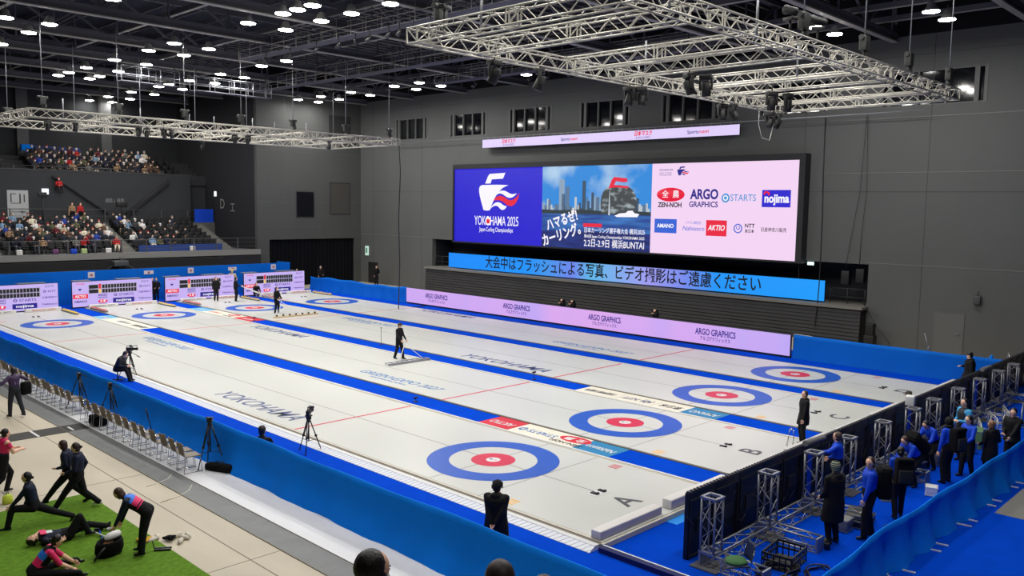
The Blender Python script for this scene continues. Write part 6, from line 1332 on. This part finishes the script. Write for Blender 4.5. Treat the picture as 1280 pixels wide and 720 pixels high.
t = thing('folding_stretch_bars', 'pair of short black bars lying on the turf edge by the pale gloves', 'exercise bars', (-9.0, .42, FZ + .012), -.6)
for s in (-1, 1): MB().rbox((0, s * .045, .02), (.16, .02, .02), 0, bev=.005).build('bar', BLACK, t)
MB().tube((-.16, .0, .03), (-.2, .0, .2), .01).build('upright', BLACK, t)
t = thing('yellow_shoe_bag', 'yellow-green shoe bag on the concrete left of the striding players', 'bag', (-10.42, 5.55, FZ - .01), .3)
MB().loft([[V(.12 * q * math.cos(a), .08 * q * math.sin(a), z) for a in [2 * PI * i / 12 for i in range(12)]] for (q, z) in ((.9, 0), (1.05, .08), (.9, .18), (.4, .22))]).build('bag_body', mat('lime_cloth', (190, 206, 60), .7), t); MB().path([(-.04, 0, .2), (0, 0, .3), (.04, 0, .2)], .008).build('loop', BLACK, t)
# ================================================================ FAR STANDS
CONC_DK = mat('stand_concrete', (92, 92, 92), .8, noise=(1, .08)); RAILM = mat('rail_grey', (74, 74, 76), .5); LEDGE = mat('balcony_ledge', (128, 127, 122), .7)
SX0, SX1 = -8.0, 18.2
mb = MB(); mb.box(SX0, 19.4, 47.1, 49.1, 2.75, 3.05)
mb.box(SX0, 19.4, 49.1, YB, 2.6, 3.04)
struct('stand_floor', mb, CONC_DK)
mb = MB(); mb.box(SX0, 19.4, 46.95, 47.1, 2.70, 3.12); struct('trim_11', mb, LEDGE)
mb = MB(); mb.box(SX0, 15.9, 46.6, 46.98, FZ, 2.62); 
for k in range(3): mb.box(SX0, 15.9, 46.3 - .12 * k, 46.7, 1.75 - .35 * k, 2.0 - .35 * k)
struct('trim_12', mb, mat('stand_base_black', (20, 20, 22), .8))
struct('trim_13', MB().box(15.9, 19.43, 46.99, 47.2, FZ, 2.7), WALL_DK)
NR = 7; RD = .80; RR = .27; RY = 49.2; RZ0 = 3.05
mb = MB()
for r in range(1, NR): mb.box(SX0, SX1 - .2, RY + r * RD, RY + (NR) * RD, RZ0 + (r - 1) * RR, RZ0 + r * RR)
mb.box(SX0, 19.4, RY + NR * RD, 55.9, RZ0, 5.1)
struct('stand_terrace_lower', mb, CONC_DK)
# pale stair flights of the lower stand
for k, (a, b) in enumerate(((-.3, 1.2), (9.25, 10.2), (17.2, 18.1))):
    mb = MB()
    for r in range(NR * 2): mb.box(a, b, RY + r * RD / 2, RY + (r + 1) * RD / 2 + .05, RZ0 + r * RR / 2, RZ0 + (r + 1) * RR / 2 + .01)
    struct('stair_flight_%s' % ('left', 'middle', 'right')[k], mb, mat('pale_stair', (118, 117, 112), .8))
struct('wall_between_stands', MB().box(SX0, 17.6, 55.6, 55.75, 3.0, 9.15).box(17.6, 19.43, 56.6, 56.75, 3.0, 9.15), mat('between_wall', (50, 52, 56), .85))
mb = MB(); mb.box(SX0, 17.6, 55.55, 55.78, 9.10, 9.2); struct('trim_14', mb, mat('dark_cap', (60, 60, 62), .7))
NU = 4; UD = .85; UR = .40; UY = 56.35; UZ0 = 8.72
mb = MB()
for r in range(NU + 1): mb.box(SX0, 19.4, UY + r * UD, YB - .45, UZ0 + (r - 1) * UR if r else 8.3, UZ0 + r * UR)
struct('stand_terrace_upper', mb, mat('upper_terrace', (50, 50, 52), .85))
# stair parapets drawn diagonally on the wall between the stands
for (x0, z0, x1, z1, h, l) in ((6.5, 8.75, 10.6, 5.9, .10, 'thin dark handrail slanting down the wall between the stands, left of the L sign'), (15.6, 8.75, 12.0, 5.9, .38, 'broad dark stair parapet slanting down the wall between the stands, right of the L sign')):
    mb = MB(); mb.slab([(x0, z0), (x1, z1), (x1, z1 - h), (x0, z0 - h)], (0, 55.3, 0), (1, 0, 0), (0, 0, 1), (0, 1, 0), .2)
    o = mb.build('stair_parapet', mat('dark_parapet', (30, 30, 33), .7)); tag(o, l, 'stair railing')
    if h > .2: mb = MB(); mb.tube((x0, 55.26, z0 - .05), (x1, 55.26, z1 - .05), .03); mb.build('handrail', RAILM, o)
def railing(x0, x1, y, z, h, step, lab, bars=2):
    t = thing('safety_railing', lab, 'railing', (x0, y, z)); L = x1 - x0
    mb = MB(); mb.tube((0, 0, h), (L, 0, h), .03)
    for b in range(bars): mb.tube((0, 0, h * (b + 1) / (bars + 1)), (L, 0, h * (b + 1) / (bars + 1)), .012)
    mb.build('handrail', RAILM, t); n_ = int(L / step)
    for i in range(n_ + 1): MB().box(L * i / n_ - .04, L * i / n_ + .04, -.03, .03, 0, h).build('rail_post', RAILM, t)
railing(SX0, 19.3, 47.15, 3.05, 1.0, 1.75, 'front railing of the lower stand along its balcony edge'); railing(SX0, 19.3, 55.0, 5.1, 1.05, 2.2, 'thin railing behind the top row of the lower stand', 1); railing(2.6, 15.4, 56.0, 9.1, .35, 1.4, 'low railing in front of the upper stand', 1)
# signs on the wall between the stands
s_ = tag(MB().box(-.72, .72, -.02, 0, -1.3, 1.1).build('wall_poster', mat('poster_white', (176, 178, 180), .6), None, (4.1, 55.58, 6.45)), 'tall white guide poster on the wall left of the small lit square', 'poster')
mb = MB(); mb.box(-.5, -.42, -.03, -.02, .2, .8); mb.box(.1, .2, -.03, -.02, .1, .85); mb.box(.4, .48, -.03, -.02, .2, .8); mb.box(-.5, -.1, -.03, -.02, .8, .86); mb.box(-.5, .1, -.03, -.02, .1, .14); mb.build('poster_drawing', mat('poster_ink', (60, 62, 64), .7), s_)
text('poster_lettering', 'ブロック案内', .2, (4.1, 55.55, 5.9), (1, 0, 0), (0, 0, 1), mat('poster_ink', (60, 62, 64), .7), s_, width=1.0)
tag(MB().rbox((0, 0, 0), (.24, .04, .22), 0, bev=.01).build('lit_sign', glow('white_sign', (240, 244, 250), 1.2), None, (6.0, 55.5, 7.5)), 'small lit white square sign on the wall between the stands', 'sign')
tag(MB().rbox((0, 0, 0), (.16, .04, .22), 0, bev=.01).build('lit_sign', glow('white_sign', (240, 244, 250), 1.2), None, (19.38, 54.6, 7.6), PI / 2), 'small lit sign high on the dark side wall right of the stands', 'sign')
text('block_letter', '通路 L 通路', .4, (11.2, 55.58, 6.85), (1, 0, 0), (0, 0, 1), mat('grey_sign_paint', (140, 140, 140), .7), width=1.5)
tag(bpy.data.objects['block_letter'], 'small grey letter sign painted on the wall between the stands', 'sign')
o = text('gate_letter', 'D', 1.2, (19.41, 53.4, 6.7), (0, -1, 0), (0, 0, 1), mat('grey_sign_paint', (140, 140, 140), .7)); tag(o, 'grey letter D on the dark side wall at the right of the stands', 'sign')
o = text('gate_letter', '工', .9, (19.41, 51.6, 6.4), (0, -1, 0), (0, 0, 1), mat('grey_sign_paint', (140, 140, 140), .7)); tag(o, 'small grey character on the dark side wall, right of the letter D', 'sign')
tag(MB().box(0, 1.7, -.03, 0, 0, 1.35).build('blue_screen_board', RBLUE, None, (17.6, 54.9, 4.9)), 'dark blue panel at the right rear corner of the lower stand', 'panel')
tag(MB().box(0, .86, -.3, 0, 0, 1.1).build('blue_screen_board', BLUE_CLOTH, None, (5.9, YB - 1.2, 10.2)), 'bright blue panel beside the left end of the upper crowd', 'panel')
o = text('hung_banner', 'YOKOHAMA', 1.0, (8.6, YB - .55, 10.9), (1, 0, 0), (0, 0, 1), mat('blue_banner_paint', (24, 50, 130), .6), bold=.02, width=4.6); tag(o, 'row of large dark blue letters on the wall behind the upper crowd', 'wall lettering')
mb = MB(); mb.tube((0, 0, 0), (0, 0, 2.2), .05); mb.rbox((0, 0, 2.35), (.3, .1, .18), 0, bev=.03); tag(mb.build('camera_mast', BLACK, None, (5.45, 54.4, 4.9)), 'dark camera mast standing at the back of the lower stand, left part', 'camera mast')
mb = MB(); mb.rbox((0, 0, 1.5), (.42, .12, .22), 0, bev=.06); mb.tube((0, 0, .1), (0, 0, 1.3), .04); [mb.tube((0, 0, 1.1), (.4 * math.cos(a), .4 * math.sin(a), 0), .025) for a in (0.3, 2.4, 4.5)]
tag(mb.build('broadcast_camera', BLACK, None, (11.2, 54.2, 5.1)), 'dark broadcast camera with hood on its tripod behind the lower stand, under the L sign', 'camera')
mb = MB(); mb.rbox((0, 0, 0), (.5, .25, .2), 0, bev=.05); mb.tube((-.5, 0, -.1), (-1.0, .1, -.5), .02); mb.tube((.3, 0, .0), (1.1, -.1, -.5), .03); mb.rbox((.1, 0, .3), (.14, .1, .1), 0, bev=.03); mb.tube((0, 0, -.2), (0, .3, -.7), .03)
tag(mb.build('crane_camera', mat('crane_grey', (66, 68, 70), .5), None, (7.9, 46.2, 2.42)), 'dark crane camera in front of the black stand base above the second scoreboard', 'camera crane')
# seats
seat_m = mat('black_stand_seat', (20, 20, 23), .6)
mb = MB(); mb.rbox((0, .05, .40), (.21, .19, .03), 0, bev=.015); mb.rbox((0, .235, .64), (.21, .03, .20), 0, bev=.015); mb.box(-.04, .04, .05, .2, 0, .38); mb.box(-.24, -.215, -.08, .24, .55, .585)
SEATM = mb.mesh('stand_seat', seat_m)
lo_x = [1.6 + .56 * i for i in range(14)] + [10.5 + .56 * i for i in range(12)]; up_x = [-.9 + .56 * i for i in range(9)] + [5.7 + .56 * i for i in range(18)] + [16.4, 17.0]
seats = [(x, RY + r * RD + .25, RZ0 + r * RR, 0, r, j) for r in range(NR) for j, x in enumerate(lo_x)] + [(x, UY + r * UD + .3, UZ0 + r * UR, 1, r, j) for r in range(NU) for j, x in enumerate(up_x)]
ns = 0; rest = MB()
for (x, y, z, up, r, j) in seats:
    ns += 1
    if ns <= 296:
        o = bpy.data.objects.new('stand_seat', SEATM); COL.objects.link(o); o.location = (x, y, z)
        tag(o, 'black seat in the %s row of the %s stand, %s from its left end' % (ORD[r + 1], 'upper' if up else 'lower', ORD[min(j + 1, 36)]), 'seat', 'black seats of the %s stand' % ('upper' if up else 'lower'))
    else: rest.box(x - .21, x + .21, y - .14, y + .24, z + .37, z + .43).box(x - .21, x + .21, y + .2, y + .26, z + .44, z + .84).box(x - .04, x + .04, y + .05, y + .2, z, z + .38)
if rest.v: tag(rest.build('stand_seats', seat_m), 'remaining black seats in the top rows of the upper stand', 'seat', 'black seats of the upper stand', 'stuff')
# spectators: a few seated figures shared by all
def sitter(kind, rs):
    rn = random.Random(rs); mb = MB(); lean = rn.uniform(-.06, .14); tw = rn.uniform(-.03, .03); hw = rn.uniform(.88, 1.0)
    # 0 skin 1 top 2 trousers 3 hair 4 shoes 5 mask
    pe = V(0, 0, .50); nk = V(tw, -lean, .98); sp = (nk - pe).normalized(); X = V(1, 0, 0); f = V(0, -1, 0)
    def rg(t, w_, d_): return [pe + sp * (t * .48) + X * (w_ * hw * math.cos(a)) + f * (d_ * math.sin(a)) for a in [2 * PI * i / 10 for i in range(10)]]
    mb.loft([rg(-.15, .16, .12), rg(.1, .18, .14), rg(.4, .165, .125), rg(.75, .205, .13), rg(.92, .17, .10), rg(1.04, .06, .06)], 1)
    hd = nk + V(tw * .5, -.02 - lean * .3, .17)
    mb.ell(hd, (.082, .095, .115), 10, 8, 0); mb.ell(hd + V(0, .012, .035), (.097, .10, .108), 10, 8, 3)
    if kind % 2 == 1: mb.ell(hd + V(0, -.055, -.05), (.055, .05, .045), 8, 6, 5)
    if kind == 3: mb.lathe([(.10, 0), (.10, .06), (.06, .11), (.01, .125)], hd + V(0, 0, .03), 10, 5)
    for s in (-1, 1):
        kn = V(s * rn.uniform(.09, .14), -.42, .52); ft = V(s * rn.uniform(.08, .14), rn.uniform(-.5, -.36), .07)
        mb.tube(pe + V(s * .09, 0, .0), kn, .085, .065, 8, 2); mb.ell(kn, (.066, .066, .066), 8, 6, 2); mb.tube(kn, ft, .06, .045, 8, 2); mb.rbox(ft + V(0, -.05, -.03), (.042, .11, .038), 4, bev=.02)
        sh = nk + V(s * .19 * hw, 0, -.08); 
        if kind == 2 and s == 1: el = sh + V(.06, -.2, -.16); ha = hd + V(.08, -.16, .02)
        else: el = sh + V(s * .07, -.06, -.26); ha = V(s * rn.uniform(.02, .1), -.32, rn.uniform(.58, .7))
        mb.tube(sh, el, .062, .05, 8, 1); mb.ell(sh, (.066, .066, .066), 8, 6, 1); mb.ell(el, (.05, .05, .05), 8, 6, 1); mb.tube(el, ha, .05, .036, 8, 1); mb.ell(ha, (.035, .045, .04), 6, 5, 0)
    return mb
PROTO = []
mw = mat('mask_white', (214, 214, 220), .8)
for k in range(6): PROTO.append(sitter(k if k < 4 else k, 40 + k).mesh('spectator', [SKIN, BLK, BLKT, HAIRB, SHOE, mw]))
CLOTH = [('black', (20, 20, 23)), ('black', (26, 26, 30)), ('black', (16, 16, 18)), ('dark navy', (26, 32, 54)), ('dark navy', (22, 28, 44)), ('charcoal grey', (52, 53, 56)), ('grey', (110, 108, 104)), ('beige', (182, 164, 138)), ('tan', (150, 120, 90)), ('cream', (222, 212, 190)),
         ('white', (222, 220, 218)), ('brown', (84, 60, 46)), ('maroon', (92, 28, 38)), ('olive green', (82, 84, 60)), ('royal blue', (30, 60, 150)), ('pale blue', (120, 150, 180))]
TROU = [(24, 24, 27), (34, 38, 50), (60, 58, 56), (120, 112, 98), (40, 44, 60)]
TM_ = [mat('crowd_trousers_%d' % i, c, .85) for i, c in enumerate(TROU)]; CM_ = [mat('crowd_top_%d' % i, c, .85) for i, (n, c) in enumerate(CLOTH)]
HM_ = [HAIRB, HAIRB, HAIRBR, mat('crowd_grey_hair', (110, 106, 102), .7), mat('knit_hat', (170, 166, 160), .9), mat('knit_hat_red', (150, 40, 44), .9)]
REDC = mat('crowd_red', (178, 30, 34), .8)
def spectator(x, y, z, top, nm_, where, rz=0, k=None, stand=False):
    k = rnd.randrange(6) if k is None else k
    o = bpy.data.objects.new('person', PROTO[k]); COL.objects.link(o); o.location = (x, y, z); s = rnd.uniform(.94, 1.06); o.scale = (s, s, s); o.rotation_euler = (0, 0, rz + rnd.uniform(-.2, .2))
    for i, m in ((1, top), (2, rnd.choice(TM_)), (3, rnd.choice(HM_))):
        o.material_slots[i].link = 'OBJECT'; o.material_slots[i].material = m
    if rnd.random() < .12: o.material_slots[2].material = CM_[9]
    tag(o, 'spectator in %s, %s' % (nm_, where), 'person', 'seated spectators of the far stands'); return o
rnd = random.Random(77)
RED = {(0, 10): 1, (2, 1): 0}
for r in range(NR):
    for j, x in enumerate(lo_x):
        left = x < 9.2
        p = (.80 if r else .55) if left else ((.78 if x < 12.4 else .26) if r < 5 else (.5 if x < 12 else .12))
        if left and r == NR - 1: p = .4
        special = None
        if r == 0 and left and j in (9, 13): special = 'red'
        if rnd.random() > p and not special: continue
        c = rnd.choice(range(16)) if rnd.random() < .62 else rnd.choice(range(6))
        m, n_ = CM_[c], CLOTH[c][0]
        if special: m, n_ = REDC, 'bright red'
        jj = j + 1 if left else j - 13
        spectator(x, RY + r * RD + .27, RZ0 + r * RR, m, n_, 'lower stand, %s row, %s from the %s' % (ORD[r + 1], ORD[jj], 'left end' if left else 'middle stairs'))
for r in range(NU):
    for j, x in enumerate(up_x):
        if x < 4.5: p = .12 if r < 3 else .3
        elif x < 16: p = .93
        else: p = 0
        if rnd.random() > p: continue
        c = rnd.choice(range(16)) if rnd.random() < .6 else rnd.choice(range(6)); m, n_ = CM_[c], CLOTH[c][0]
        if (r, j) in ((1, 14), (3, 16), (3, 17)): m, n_ = REDC, 'bright red'
        spectator(x, UY + r * UD + .32, UZ0 + r * UR, m, n_, 'upper stand, %s row, %s from the left' % (ORD[r + 1], ORD[j + 1]))
spectator(6.9, 55.15, 7.2, REDC, 'dark red', 'on the dark handrail between the two stands', k=1).location.z = 7.35
# standing people at the back of the lower stand
for k, (x, m, n_, w_) in enumerate(((7.6, CM_[8], 'tan', 'left of the pair'), (8.2, REDC, 'bright red', 'right of the pair'))):
    person('spectator in %s standing at the back of the lower stand, %s' % (n_, w_), (x, 54.95 - .3, 4.95), PI + .2 * k, dict(bulk=1.1), allwear(m, BLKT, SHOE), 1.7, ('short', HAIRB), vox=.028, face=False)
# bags and folded coats on the front row
for k, (x, m, n_) in enumerate(((2.1, WHT, 'white'), (6.3, mat('bag_green', (176, 196, 130), .8), 'pale green'), (8.0, WHT, 'white'), (14.4, WHT, 'white'), (4.4, mat('bag_purple', (110, 60, 110), .8), 'purple'), (5.6, RBLUE, 'royal blue'))):
    tag(MB().rbox((0, 0, .18), (.2, .1, .18), 0, bev=.05).build('carrier_bag', m, None, (x, 48.6, 3.05)), '%s bag before the front row of the lower stand, %s' % (n_, 'near the left end' if x < 5 else ('in the middle' if x < 10 else 'in the right block')) + (' by the stairs' if x == 8.0 else ''), 'bag')
# blue seat cover boards in the right block front row
tag(MB().box(10.3, 17.0, 48.78, 48.86, 3.05, 3.55).build('blue_front_panel', mat('blue_rail_panel', (34, 62, 130), .6)), 'long dark blue panel before the front row of the right block', 'panel')
